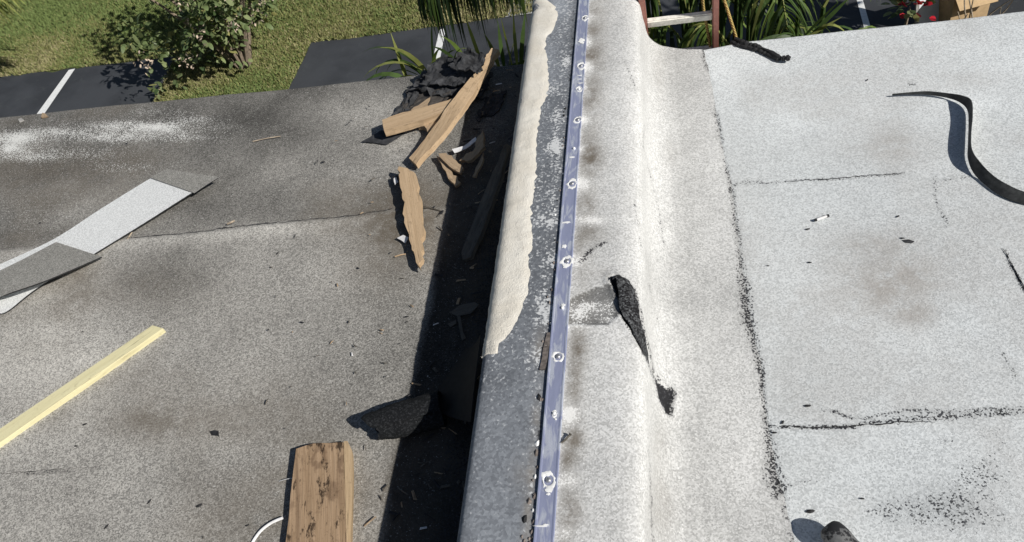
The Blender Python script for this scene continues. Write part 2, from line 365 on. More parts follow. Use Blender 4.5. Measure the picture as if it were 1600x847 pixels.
for L in (HS2, [(1146, 290, 5, .4), (1170, 286, 5, .45), (1200, 285, 4, .35), (1230, 284, 2.5, .35), (1320, 278, 2.5, .5), (1412, 271, 2.5, .55)],
          [(1568, 388, 2.5, .6), (1578, 410, 3.5, .7), (1604, 455, 3.5, .7)], [(1462, 275, 5, .3), (1460, 300, 4, .35), (1464, 325, 5, .4), (1480, 350, 5, .45)], [(1460, 281, 2.5, .4), (1520, 278, 2, .4)],
          [(1215, 765, 4, .5), (1250, 755, 3, .4), (1300, 748, 2.5, .3)], [(1420, 130, 4, .4), (1432, 134, 2.5, .5)], [(1470, 690, 9, .3), (1490, 690, 5, .35), (1500, 680, 3, .3)], [(1555, 535, 3, .35), (1590, 590, 6, .4)]):
    dark = np.maximum(dark, segdist(PX+jx, PY+jy, L))
dark = np.maximum(dark, segdist(PX+jx, PY+jy, VD))
dark = np.maximum(dark, blobs(PX, PY, [(1475, 790, 85, 28, .40), (1530, 745, 45, 25, .30), (1390, 800, 40, 20, .28), (1420, 550, 70, 20, .14), (1180, 140, 40, 40, .12), (1250, 540, 60, 40, .10), (1390, 200, 80, 30, .14), (1560, 700, 60, 40, .15), (1330, 460, 60, 25, .12), (1500, 820, 90, 20, .25), (1180, 690, 25, 60, .1), (1440, 655, 60, 14, .15)])*(.5+fbm(X*10, Y*10)))
stain = .25*sm(.5, .75, fbm(X*2.2+4, Y*2.2))+blobs(PX, PY, [(1380, 445, 90, 40, .5), (1430, 490, 40, 20, .4), (1500, 125, 70, 20, .3), (1400, 230, 110, 30, .3), (1330, 390, 120, 50, .25), (1360, 380, 40, 15, .3), (1150, 380, 60, 150, .25)])
tone = .22*(fbm(X*2, Y*2)-.5) + .10*(fbm(X*7, Y*7)-.5) + blobs(PX, PY, [(1300, 110, 200, 60, .05), (1400, 400, 200, 120, -.05), (1480, 790, 120, 40, -.12)])
roofR = mesh('roof_membrane', G.reshape(-1, 3), gridflip(gridf(n, m)), m_right, unitR, True, attrs={'tone': tone, 'white': X*0, 'stain': stain, 'dark': dark, 'pale': X*0})
roofR['label'] = 'pale granulated roof sheet'; roofL['label'] = 'dark weathered roof sheet'
def vwall(name, x0, x1, y, parent):
    return boxmesh(name, (x1-x0, .2, 2.93), Matrix.Translation(((x0+x1)/2, y-.1, -1.53)), m_wallp, parent)
vwall('exterior_wall', -9, -.45, 3.57, unitL); vwall('exterior_wall', -.44, 5, 3.57, unitR)
# torn seam lips lying on the roof (thin strips of exposed asphalt)
def strip(name, pts, mat_, parent, z=.0025, w0=.004):
    P = []
    pts = [np.array(p, float) for p in pts]
    for a, b in zip(pts[:-1], pts[1:]):
        k = max(2, int(np.hypot(*(b-a)[:2])/4))
        for t in range(k): P.append(a+(b-a)*t/k)
    P.append(pts[-1]); P = np.array(P); Wd = [at(p[0], p[1]+rng.normal(0, .6)) for p in P]; Wd = np.array(Wd)
    T = np.gradient(Wd, axis=0)[:, :2]; T /= np.linalg.norm(T, axis=1, keepdims=True)+1e-9; Nn = np.stack([-T[:, 1], T[:, 0]], 1)
    ww = P[:, 2]*.55*w0*(.25+1.2*rng.random(len(P))); ww[0] *= .1; ww[-1] *= .1
    zz = hill(Wd[:, 0], Wd[:, 1])+z
    if parent is unitL: zz = zz+.006*(Wd[:, 1] < lseamY(Wd[:, 0])+.01)
    A = np.column_stack([Wd[:, :2]+Nn*ww[:, None], zz]); B = np.column_stack([Wd[:, :2]-Nn*ww[:, None]*.7, zz]); C = np.column_stack([Wd[:, :2], zz+.002])
    V = np.stack([A, C, B], 1).reshape(-1, 3); return mesh(name, V, gridflip(gridf(len(P), 3)), mat_, parent)
strip('seam_crack', [(200, 376, .6), (250, 371, .9), (330, 362, .5), (352, 357, 1.3), (400, 352, 1), (470, 346, .6), (545, 338, .9), (600, 329, .4), (615, 326, .3)], m_gap, unitL)
strip('seam_crack', [(0, 744, .5), (60, 739, 1.1), (90, 736, .8), (120, 735, .1), (140, 733, .6), (175, 729, .3)], m_gap, unitL)
strip('seam_crack', [(1222, 666, .8), (1262, 669, 1.2), (1330, 667, 1.3), (1350, 664, .6), (1375, 665, 1.3), (1400, 661, .8), (1460, 660, .4)], m_gap, unitR)
strip('seam_crack', [(1230, 284, .4), (1300, 280, .8), (1350, 275, .7), (1412, 271, .5)], m_gap, unitR)
strip('seam_crack', [(1566, 388, .5), (1576, 405, 1.2), (1586, 425, 1), (1604, 456, 1.2)], m_gap, unitR)
# ------------------------------------------------------------------ parapet
wallT = thing('parapet_wall', 'low parapet wall between the two roofs, capped with cream coating, grey membrane and a metal bar', 'wall', (-.43, 1.5, 0))
TOP = .345
def loftY(): return np.concatenate([frange(-1.2, .7, .1)[:-1], frange(.7, 3.62, .008)[:-1], frange(3.62, 3.76, .01)])
ysP = loftY(); nY = len(ysP)
# line of the bar, from the photograph, on top of the wall
barL = np.array([at(x, y, TOP)[:2] for x, y in [(905, 0), (889, 187), (880, 300), (868, 440), (855, 600), (845, 720), (834, 847)]])
barR = np.array([at(x, y, TOP)[:2] for x, y in [(921, 0), (909, 187), (903, 300), (893, 440), (882, 600), (875, 720), (866, 847)]])
def bx(Yv, A):
    s = np.polyfit(A[:, 1], A[:, 0], 1); return s[0]*Yv+s[1]
BXL, BXR = bx(ysP, barL), bx(ysP, barR)
def smoothprofile(P, k=10): return spline(np.column_stack([np.array(P), np.zeros(len(P))]), k)[:, :2]
# cap membrane: left face, rounded shoulder, top as far as the bar
sL = smoothprofile([(-.700, 0), (-.702, .15), (-.702, .29), (-.690, .328), (-.665, .341), (-.60, .344), (-.52, .345)], 7)
cols = np.linspace(0, 1, 22)[1:]
Gc = np.zeros((nY, len(sL)+len(cols), 3))
Gc[:, :len(sL), 0] = sL[None, :, 0]; Gc[:, :len(sL), 2] = sL[None, :, 1]
xr = BXL+.02
Gc[:, len(sL):, 0] = -.52+(xr+.52)[:, None]*cols[None]; Gc[:, len(sL):, 2] = TOP
Gc[..., 1] = ysP[:, None]
wob = .004*(fbm(Gc[..., 0]*11, Gc[..., 1]*11)-.5)
Gc[..., 0] += np.where(np.arange(Gc.shape[1])[None] < 14, wob*2, 0); Gc[..., 2] += np.where(np.arange(Gc.shape[1])[None] >= 14, wob, 0)
n, m = Gc.shape[:2]; PX, PY = proj(Gc); X, Y = Gc[..., 0], Gc[..., 1]
barpx = np.interp(PY, [0, 187, 300, 440, 600, 720, 847], [905, 889, 880, 868, 855, 845, 834])
db = barpx-PX
white = .22*fbm(X*30, Y*5)*(1-.7*sm(540, 620, PY))+.10*np.exp(-((db-14)/10)**2) + blobs(PX, PY, [(868, 230, 12, 10, .6), (872, 408, 12, 14, .55), (852, 485, 16, 22, .45), (868, 345, 10, 8, .4), (845, 345, 14, 10, .25), (868, 187, 10, 12, .3), (855, 140, 14, 10, .3), (835, 560, 14, 14, .3), (838, 650, 8, 50, .22), (830, 780, 10, 24, .35), (845, 290, 20, 40, .12), (885, 95, 8, 10, .35), (760, 620, 30, 40, .12)])
white = white*(1-.35*sm(560, 640, PY)) + .08
stain = .8*np.exp(-((db-12)/9)**2)*sm(580, 680, PY)*fbm(X*22, Y*22) + blobs(PX, PY, [(848, 545, 14, 28, .6), (815, 740, 16, 30, .2)])
dark = .30*np.exp(-((db-4)/6)**2)*fbm(X*16, Y*16)*1.6 + blobs(PX, PY, [(850, 540, 9, 30, .4), (895, 40, 8, 30, .3), (893, 100, 6, 40, .25), (842, 690, 6, 30, .4)])
tone = .45*(fbm(X*6, Y*6)-.5) + .2*sm(560, 700, PY) + blobs(PX, PY, [(760, 800, 40, 60, .15), (875, 10, 20, 25, .8), (790, 590, 40, 40, -.15), (865, 260, 20, 30, -.1), (858, 95, 14, 40, .45)])
mesh('cap_membrane', Gc.reshape(-1, 3), gridflip(gridf(n, m)), m_cap, wallT, True, attrs={'tone': tone, 'white': white, 'stain': stain, 'dark': dark})
# cream coating: wraps the left shoulder, ragged inner edge
ce = [(852, -60), (852, 0), (866, 10), (872, 22), (866, 40), (862, 51), (855, 58), (854, 79), (856, 110), (856, 140), (854, 157), (843, 184), (840, 210), (837, 250), (838, 275), (836, 300), (832, 335), (830, 380), (827, 430), (822, 468), (808, 503), (797, 520), (785, 533), (772, 540), (762, 547), (757, 553)]
cw = np.array([at(x, y, TOP)[:2] for x, y in ce])[::-1]
yc = np.concatenate([frange(cw[0, 1], 3.62, .006)]); yc = np.append(yc, [3.70, 3.758])
xb = np.interp(yc, cw[:, 1], cw[:, 0]) + .016*(fbm(yc*40, yc*0+5)-.5) + .022*(fbm(yc*11, yc*0+2)-.5)
t = np.linspace(0, 1, 26); rows = []
for yy, xx in zip(yc, xb):
    a = max(0.0, min(1.0, (yy-cw[0, 1])/.10))
    zlow = TOP-.012-(TOP-.05)*a*(.9+.1*math.sin(9*yy))
    pr = np.array([(-.702, zlow), (-.702, max(zlow+.002, .24*a+.3*(1-a))), (-.7, .315), (-.686, .333), (-.665, .341), (max(-.645, min(xx, -.60)), .344), (max(xx, -.64), .345)])
    L = np.concatenate([[0], np.cumsum(np.hypot(*np.diff(pr, axis=0).T))]); s = t*L[-1]
    rows.append(np.column_stack([np.interp(s, L, pr[:, 0]), np.full(26, yy), np.interp(s, L, pr[:, 1])]))
Gk = np.array(rows)
thk = .005*np.minimum(1, (1-t)/.06)[None]*np.ones((len(yc), 1)) - .001; thk[0] = -.001
lump = .005*(fbm(Gk[..., 1]*30, (Gk[..., 0]+Gk[..., 2])*30)-.5)
sidew = np.clip((TOP-.012-Gk[..., 2])/.02, 0, 1)
Gk[..., 0] -= (thk+lump)*sidew; Gk[..., 2] += (thk+lump)*(1-sidew)+.0005
mesh('cream_coating', Gk.reshape(-1, 3), gridflip(gridf(*Gk.shape[:2])), m_cream, wallT, True)
# base flashing: from the bar over the right shoulder, down the face and out on the roof to a ragged seam
VS = [(1097, 60), (1099, 80), (1107, 112), (1120, 180), (1125, 205), (1130, 240), (1143, 290), (1150, 350), (1157, 410), (1164, 450), (1172, 500), (1184, 550), (1192, 590), (1196, 640), (1203, 690), (1212, 740), (1224, 770), (1232, 800), (1240, 850), (1256, 920)]
vs = np.array([at(x, y)[:2] for x, y in VS])[::-1]
sR = smoothprofile([(-.30, .342), (-.235, .338), (-.19, .328), (-.166, .312), (-.153, .28), (-.147, .20), (-.133, .115), (-.10, .055), (-.055, .018), (.0, .007)], 9)
c1 = np.linspace(0, 1, 26)[:-1]; c2 = np.linspace(0, 1, 28)[1:]
Gf = np.zeros((nY, len(c1)+len(sR)+len(c2), 3))
x0 = BXR-.03
Gf[:, :len(c1), 0] = x0[:, None]+(-.30-x0)[:, None]*c1[None]; Gf[:, :len(c1), 2] = TOP+.004-.007*c1[None]
a, b = len(c1), len(c1)+len(sR)
Gf[:, a:b, 0] = sR[None, :, 0]; Gf[:, a:b, 2] = sR[None, :, 1]
sx = np.interp(ysP, vs[:, 1], vs[:, 0]) + .014*(fbm(ysP*18, ysP*0+1)-.5)
Gf[:, b:, 0] = sx[:, None]*c2[None]; Gf[:, b:, 2] = .007-.0022*c2[None]
Gf[..., 1] = ysP[:, None]
low = sm(.10, .0, Gf[..., 2])
over = np.maximum(0, Gf[..., 1]-edge(Gf[..., 0])*1.0)             # at the eave the toe stops at the roof edge
Gf[..., 1] -= over*sm(.22, .10, Gf[..., 2])
Gf[..., 2] += hill(Gf[..., 0], Gf[..., 1])*low
Gf[..., 2] += .0022*(Gf[..., 2] > -1)*low*0
wv = .010*(fbm(Gf[..., 1]*5, Gf[..., 2]*9+3)-.5)
Gf[..., 0] += wv*sm(.02, .15, Gf[..., 2])*sm(.345, .30, Gf[..., 2])
n, m = Gf.shape[:2]; PX, PY = proj(Gf); X, Y, Z = Gf[..., 0], Gf[..., 1], Gf[..., 2]
TEAR = [(950, 434), (962, 430), (976, 438), (990, 452), (996, 472), (1003, 505), (1011, 540), (1014, 560), (1019, 582), (1030, 597), (1044, 606), (1055, 610), (1051, 632), (1049, 652), (1038, 646), (1030, 628), (1024, 606), (1015, 580), (1008, 562), (1000, 545), (988, 522), (976, 504), (968, 490), (966, 470), (958, 452)]
PATCH = [(890, 468), (905, 460), (930, 449), (952, 444), (966, 465), (970, 490), (952, 506), (925, 507), (885, 508)]
jn = 5*(fbm(X*25, Y*25)-.5)
tin = inpoly(PX+jn, PY+jn, TEAR); td = polydist(PX+jn, PY+jn, TEAR)
pin = inpoly(PX, PY, PATCH); pd = polydist(PX, PY, PATCH)
tdk = np.where(tin, sm(-1, 4, td), .0+.45*np.exp(-(td/3)**2))
nrm = np.cross(np.gradient(Gf, axis=1), np.gradient(Gf, axis=0)); nrm /= np.linalg.norm(nrm, axis=-1, keepdims=True)+1e-9
nrm *= np.sign(nrm[..., 2:3]+.2*nrm[..., 0:1]+1e-9)
off = np.where(tin, -.010*sm(0, 6, td), .006*np.exp(-(td/7)**2)) + np.where(pin & ~tin, -.005*sm(0, 4, pd), 0) + np.where(~pin & ~tin & (PY > 500) & (PY < 530) & (PX < 985), .003*np.exp(-((PY-509)/8)**2), 0)
Gf = Gf + nrm*(off + .010*(fbm(X*3, Y*5+Z*6)-.5)+.004*(fbm(X*16+Z*12, Y*16)-.5))[..., None]
barpx = np.interp(PY, [0, 187, 300, 440, 600, 720, 847], [921, 909, 903, 893, 882, 875, 866]); db = PX-barpx
ridge = np.interp(PY, [0, 150, 300, 500, 700, 847], [985, 985, 988, 1000, 1003, 1005])
pale = .10*np.exp(-((PX-ridge)/np.interp(PY, [0, 847], [26, 24]))**2)*(.7+.6*fbm(X*6, Y*6))  # faint pale band imitates the rounded shoulder catching sun
pale = np.clip(pale, 0, .8)*(~pin)*(1-np.clip(tdk, 0, 1))
wb = [(912, 27, 12, 7, .75), (915, 64, 10, 8, .8), (914, 104, 12, 9, .8), (912, 135, 8, 8, .5), (912, 187, 11, 8, .75), (908, 232, 6, 6, .4), (908, 287, 14, 10, .8), (925, 344, 22, 6, .7), (903, 408, 14, 10, .6), (905, 488, 14, 13, .7), (918, 476, 16, 6, .35), (897, 508, 20, 4, .7), (890, 645, 14, 12, .7), (889, 655, 12, 16, .4), (886, 750, 18, 12, .5), (880, 830, 12, 8, .4), (940, 480, 25, 14, .35), (955, 500, 14, 6, .5)]
white = blobs(PX, PY, wb) + .04*fbm(X*12, Y*12)
pale = np.clip(pale+.85*np.clip(blobs(PX, PY, wb), 0, 1)*(.5+fbm(X*20, Y*20))*np.where(pin, .45, 1), 0, .95)
sb = [(922, 12, 14, 10, .5), (922, 46, 16, 10, .6), (920, 84, 16, 12, .85), (918, 150, 16, 18, .6), (922, 245, 20, 26, .95), (918, 320, 16, 14, .7), (925, 365, 24, 12, .6), (900, 380, 12, 14, .3), (905, 545, 14, 26, .85), (898, 600, 12, 22, .8), (900, 690, 16, 26, .85), (885, 720, 10, 14, .6), (893, 800, 20, 24, .75), (940, 430, 20, 12, .4), (935, 120, 30, 60, .2), (1040, 560, 18, 60, .0), (1030, 690, 14, 40, .35), (1035, 790, 20, 60, .45), (1045, 240, 14, 22, .25), (1030, 110, 10, 40, .3)]
stain = .78*blobs(PX, PY, sb) + .35*np.exp(-((db-14)/18)**2)
dark = np.maximum(tdk*1.1, 0)
for L in ([(905, 410, 4, .5), (925, 392, 5, .65), (950, 374, 3, .5)], [(975, 95, 3, .3), (990, 130, 3, .35), (995, 150, 3, .3)], [(1005, 195, 2.5, .3), (1005, 230, 2, .3), (1020, 290, 3, .25), (1030, 330, 3, .3), (1038, 380, 3, .3)],
          [(990, 310, 2.5, .3), (998, 360, 3, .32), (1003, 400, 2, .25)], [(1012, 700, 2, .3), (1016, 760, 3, .4), (1021, 850, 3, .4)], [(1015, 445, 2.5, .3), (1030, 510, 2, .25)], [(1098, 78, 3.5, .6), (1101, 95, 4, .45), (1107, 112, 3.5, .5)]):
    dark = np.maximum(dark, segdist(PX+jn, PY+jn, L))
dark = np.maximum(dark, segdist(PX+jn, PY+jn, VD))
dark = np.where((PY > 160) & (X > sx[:, None]-.012), np.maximum(dark, .30+.0*dark), dark)
tone = .30*(fbm(X*3+Z*4, Y*3)-.5)+.16*(fbm(X*13, Y*9+Z*12)-.5) - .10*np.exp(-((PX-1060)/40)**2) + np.where(pin, -.68, 0) - .03
fl = mesh('base_flashing', Gf.reshape(-1, 3), gridflip(gridf(n, m)), m_flash, wallT, True, attrs={'tone': tone, 'white': white, 'stain': np.clip(stain, 0, 1), 'dark': dark, 'pale': pale})
fl['label'] = 'pale torn flashing sheet draped over the right side of the wall'
def surf(px, py, dz=0.0):               # photo point on the right half of the wall
    best = None
    for z in np.linspace(.345, .0, 140):
        p = at(px, py, z); zp = np.interp(p[0], sR[:, 0], sR[:, 1])
        if zp >= z: best = p; break
    best = at(px, py, .006) if best is None else best
    return best+np.array([dz*.7, 0, dz])
m_tar = granule('torn_black_backing', (.010, .010, .011), (.13, .135, .14), gs=170, spread=(.30, 1.0), patch=.05, white=(.3, .31, .32))
def tornflap(L, R_, dz, bow):
    Lp = [surf(x, y, d) for (x, y), d in zip(L, dz)]; Rp = [surf(x, y, d*.3) for (x, y), d in zip(R_, dz)]
    o = ribbon('torn_flap', Lp, Rp, .004, (m_tar, m_tar, m_tar), wallT, 7, 8, bow)
    me = o.data; n_ = len(me.vertices); co = np.empty(n_*3); me.vertices.foreach_get('co', co); co = co.reshape(-1, 3)
    co[:, 2] += .010*(fbm(co[:, 0]*45, co[:, 1]*45)-.5); co[:, 0] += .012*(fbm(co[:, 0]*35+4, co[:, 1]*35)-.5); me.vertices.foreach_set('co', co.ravel()); me.update()
    for k_ in ('tone', 'white', 'stain', 'dark'): me.attributes.new(k_, 'FLOAT', 'POINT')
    return o
tornflap([(952, 441), (958, 440), (962, 462), (967, 488), (984, 516), (1001, 547), (1012, 570)], [(966, 431), (984, 443), (993, 470), (999, 500), (1008, 532), (1013, 556), (1015, 574)], [.016, .016, .014, .010, .008, .006, .002], .008)
# solid core behind the sheets
prof = [(-.695, -.3), (-.695, .30), (-.66, .33), (-.27, .30), (-.215, .26), (-.20, -.3)]
V = [(x, y, z) for y in (-1.2, 3.752) for x, z in prof]; k = len(prof)
mesh('wall_core', V, [tuple(range(k)), tuple(range(k, 2*k))[::-1]]+[(i, i+k, (i+1) % k+k, (i+1) % k) for i in range(k)], m_conc, wallT)
# metal bar with its screws
yb = frange(-1.0, 3.75, .05); zb = TOP+.0105
L_, R_ = bx(yb, barL), bx(yb, barR)
wbx = .0015*(fbm(yb*2.5, yb*0)-.5)
rowsb = []
for yy, l, r_, wv_ in zip(yb, L_, R_, wbx):
    l += wv_; r_ += wv_
    rowsb.append([(l, yy, zb-.0085), (l, yy, zb-.001), (l+.002, yy, zb+.0005), (l+.006, yy, zb), (l+.009, yy, zb-.0012), (r_-.009, yy, zb-.0014), (r_-.006, yy, zb-.0004), (r_-.002, yy, zb), (r_, yy, zb-.0015), (r_, yy, zb-.007)])
Gb = np.array(rowsb); bar = mesh('termination_bar', Gb.reshape(-1, 3), gridflip(gridf(*Gb.shape[:2])), m_bar, wallT)
def screw(px, py, big, ring):
    c = at(px, py, zb); s_ = math.hypot(c[1], HC)/3.0
    hd = []; sg = 10
    r0 = .0085 if big else .006
    V = [(c[0], c[1], zb+.006)]
    for k_, (rr, zz) in enumerate([(r0*.55, .0055), (r0, .003), (r0, -.001)]):
        V += [(c[0]+rr*math.cos(q*2*math.pi/sg), c[1]+rr*math.sin(q*2*math.pi/sg), zb+zz) for q in range(sg)]
    Fc = [(0, 1+q, 1+(q+1) % sg) for q in range(sg)]
    for r_ in range(2): Fc += [(1+r_*sg+q, 1+(r_+1)*sg+q, 1+(r_+1)*sg+(q+1) % sg, 1+r_*sg+(q+1) % sg) for q in range(sg)]
    mesh('screw_head', V, Fc, m_screw if big else m_seal, bar, True)
    if ring:
        sg = 26; V = []; ph = rng.random()*6
        for q in range(sg):
            an = q*2*math.pi/sg; jj = 1+.22*math.sin(2*an+ph)+.12*rng.normal()
            for (ro, zz) in [(.0135, -.0012), (.0165, .0016*jj), (.020*jj+.002, -.0014)]:
                V.append((c[0]+ro*ring*math.cos(an)*.86, c[1]+ro*ring*1.05*math.sin(an), zb+zz))
        Fc = []
        for q in range(sg):
            p = (q+1) % sg
            for r_ in range(2): Fc.append((q*3+r_, q*3+r_+1, p*3+r_+1, p*3+r_))
        mesh('sealant_ring', V, Fc, m_seal, bar, True)
for a in [(914, 28, 1, 1.0), (908, 103, 1, 1.15), (905, 139, 0, .85), (903, 187, 1, 1.05), (897, 232, 0, 0), (894, 287, 1, 1.15), (886, 408, 1, 1.1), (879, 481, 0, 0), (872, 557, 1, 1.05), (866, 646, 0, .55), (857, 750, 1, 1.2)]: screw(*a)
def smear(px, py, rx, ry, zz=None):
    c = at(px, py, zb); sg = 14
    V = [(c[0], c[1], zb+.0022)]
    for q in range(sg):
        an = q*2*math.pi/sg; j = .55+.6*rng.random(); V.append((c[0]+rx*j*math.cos(an), c[1]+ry*j*math.sin(an), zb+.0009))
    mesh('sealant_smear', V, [(0, 1+q, 1+(q+1) % sg) for q in range(sg)], m_seal, bar, True)
for a in [(909, 63, .018, .020), (910, 67, .012, .010), (906, 118, .014, .004), (905, 124, .013, .003), (907, 130, .014, .004), (858, 765, .013, .012), (857, 772, .007, .005), (868, 655, .005, .004), (855, 742, .012, .006), (884, 415, .014, .012), (887, 402, .014, .008), (880, 477, .008, .01), (845, 822, .022, .003), (853, 820, .009, .003), (894, 246, .014, .006), (885, 348, .02, .006), (882, 385, .012, .012)]: smear(*a)
# lifted lip of membrane and mastic crumbs along the left side of the bar
def lip(pts, wpx, h):
    Lp = [at(x-wpx, y, TOP+.003) for x, y in pts]; Rp = [at(x, y, TOP+h) for x, y in pts]
    return ribbon('lifted_membrane_lip', Lp, Rp, .004, (m_cap_b, m_gap, m_gap), wallT, 3, 2)
m_cap_b = simple('brown_grey_crust', (.20, .17, .15), .9, .4, 60)
lip([(864, 520), (858, 545), (856, 560), (852, 578)], 9, .008)
for i in range(64):
    yy = .85+2.4*rng.random()**2.2; xx = bx(yy, barL)-abs(rng.normal(.012, .010)); s = rng.uniform(.003, .008)*(.7 if yy > 1.6 else 1.2)
    V = []; 
    for q in range(7):
        an = q*2*math.pi/7; V.append((xx+s*(.6+.6*rng.random())*math.cos(an), yy+1.6*s*(.6+.6*rng.random())*math.sin(an), TOP+.001))
    V.append((xx, yy, TOP+.004+s*.5))
    mesh('mastic_crumb', V, [(q, (q+1) % 7, 7) for q in range(7)], [m_cap_b, m_cap_b, m_gap, m_cap_b, m_seal][i % 5], wallT)
# ------------------------------------------------------------------ loose things on the left roof
def P3(l): return [at(x, y, z) for x, y, z in l]
t0 = thing('membrane_strip', 'long white surfaced roofing strip folded back on itself showing its grey underside', 'roofing strip', at(120, 370))
Lp = P3([(262, 270, .035), (238, 281, .012), (160, 329, .012), (87, 376, .010), (0, 417, .010), (-70, 450, .008), (-96, 450, .02), (-96, 452, .05), (-60, 452, .075), (14, 420, .070), (90, 381, .026)])
Rp = P3([(341, 281, .045), (302, 304, .030), (228, 351, .025), (150, 399, .022), (62, 452, .020), (14, 489, .010), (-2, 489, .016), (-2, 470, .055), (14, 462, .085), (77, 440, .080), (161, 404, .030)])
up_ = np.array([0, 0, .010]); Lp = [p+up_ for p in Lp]; Rp = [p+up_ for p in Rp]
ribbon('folded_sheet', Lp, Rp, .007, (m_wsheet, m_gsheet, m_gap), t0, 8, 6)
Lq = P3([(261, 264.5, .056), (248, 271, .044), (235, 278, .031)]); Rq = P3([(343, 277, .066), (324, 288.5, .057), (304, 302, .049)])
ribbon('bare_end', Lq, Rq, .003, (m_gsheet, m_gsheet, m_gap), t0, 5, 6)
o = slab('wood_batten', [(-70, 717, .036), (238, 508, .036), (255, 513, .036), (-70, 741, .036)], .034, m_yellow, bevel=.0015, sub=1)
tag(o, 'long fresh yellow wood batten lying near the lower left edge of the grey roof', 'batten')
t0 = thing('plank', 'thick knotty brown plank with rotten dark patches lying at the bottom of the photo', 'plank', at(500, 780))
b = slab('board', [(462, 701, .048), (478, 696, .048), (500, 692, .048), (520, 692, .048), (536, 690, .048), (541, 850, .048), (540, 960, .048), (437, 960, .048), (446, 850, .048)], .046, m_plank, t0, rag=.0012, sub=4, bevel=.0015)
m_edge = wood('pale_plank_edge', (.46, .34, .21), (.37, .265, .155), (.2, .135, .075))
slab('worn_edge', [(537, 689.5, .0478), (543, 689, .0478), (550, 704, .043), (551, 735, .043), (548, 850, .043), (546, 960, .043), (541, 960, .0478), (541.5, 850, .0478)], .04, m_edge, t0, sub=1)
TAN = 'tan split boards by the parapet shade'
def wd(out, th, mt, label, rag=.003, name='board', cat='board', grp=None):
    return tag(slab(name, out, th, mt, rag=rag, sub=5), label, cat, grp)
wd([(597, 187, .085), (622, 178, .085), (660, 168, .085), (695, 158, .085), (722, 148, .085), (716, 166, .085), (697, 173, .085), (660, 187, .085), (637, 194, .085), (600, 204, .085)], .04, m_tan, 'short tan board lying crosswise under the long leaning board', .0015)
wd([(652, 195, .045), (672, 184, .045), (690, 176, .045), (693, 186, .045), (680, 200, .045), (668, 208, .045), (664, 198, .045)], .035, m_tan2, 'small broken wood stub between the crossed tan boards', .006, 'wood_stub', 'wood scrap')
wd([(639, 247, .050), (650, 257, .050), (690, 213, .080), (720, 174, .100), (738, 148, .105), (760, 108, .105), (779, 77, .10), (768, 75, .11), (754, 93, .115), (741, 114, .115), (712, 150, .115), (668, 211, .07)], .030, m_tan, 'longest tan board slanting past the torn black felt to the roof edge', .003)
wd([(623, 260, .062), (637, 263, .062), (649, 271, .06), (658, 315, .056), (662, 368, .052), (658, 394, .05), (656, 418, .048), (650, 410, .048), (643, 384, .050), (632, 339, .055), (628, 305, .058), (624, 279, .06)], .028, m_tan, 'ragged tan board with a pointed end pointing at the camera beside the shade', .005)
wd([(685, 240, .05), (697, 239, .05), (712, 250, .048), (724, 262, .045), (720, 270, .045), (708, 264, .046), (692, 250, .05)], .014, m_tan2, 'short wood splinter half in the shade, the upper one of a pair', .003, 'wood_splinter', 'wood scrap')
wd([(682, 243, .035), (689, 247, .035), (704, 265, .03), (720, 285, .03), (712, 291, .03), (699, 275, .032)], .014, m_tan2, 'short wood splinter half in the shade, the lower one of a pair', .003, 'wood_splinter', 'wood scrap')
wd([(718, 251, .04), (736, 250, .05), (757, 229, .07), (754, 204, .09), (746, 214, .08), (739, 236, .06), (728, 240, .05)], .02, m_tan2, 'broken wood chunk standing in the shade behind the splinters', .004, 'wood_chunk', 'wood scrap')
wd([(738, 276, .03), (747, 256, .04), (755, 238, .05), (754, 253, .05), (743, 276, .03)], .01, m_tan2, 'narrow wood shard in the shade nearest the parapet', .003, 'wood_shard', 'wood scrap')
wd([(706, 233, .035), (725, 228, .035), (743, 214, .06), (745, 219, .06), (728, 232, .035), (710, 239, .03)], .004, m_pale, 'curved white strip of scrap lying in the shade', .0015, 'white_scrap', 'scrap')
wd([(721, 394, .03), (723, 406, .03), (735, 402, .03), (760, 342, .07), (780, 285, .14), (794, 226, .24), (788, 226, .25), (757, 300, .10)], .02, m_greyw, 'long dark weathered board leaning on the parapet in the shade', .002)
wd([(565, 221, .012), (594, 204, .014), (612, 205, .012), (632, 207, .012), (618, 217, .012), (603, 226, .010), (585, 223, .010)], .005, m_felt, 'flat dark diamond shaped shingle scrap beside the short crosswise board', .002, 'shingle_scrap', 'scrap')
wd([(327, 674, .012), (335, 672, .014), (341, 673, .013), (342, 680, .012), (344, 688, .011), (339, 692, .01), (332, 687, .01), (330, 680, .012)], .004, m_black, 'small black membrane scrap alone on the grey roof above the plank', .002, 'membrane_scrap', 'scrap')
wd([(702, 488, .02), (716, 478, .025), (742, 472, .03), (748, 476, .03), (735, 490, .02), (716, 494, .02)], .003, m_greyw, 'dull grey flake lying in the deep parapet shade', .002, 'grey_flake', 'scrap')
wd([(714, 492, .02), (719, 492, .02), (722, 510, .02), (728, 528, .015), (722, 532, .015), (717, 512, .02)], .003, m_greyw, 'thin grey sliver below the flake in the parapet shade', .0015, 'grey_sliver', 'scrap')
wd([(699, 506, .012), (712, 500, .015), (713, 505, .015), (704, 511, .012)], .003, m_greyw, 'tiny grey chip left of the thin sliver in the parapet shade', .0015, 'grey_chip', 'scrap')
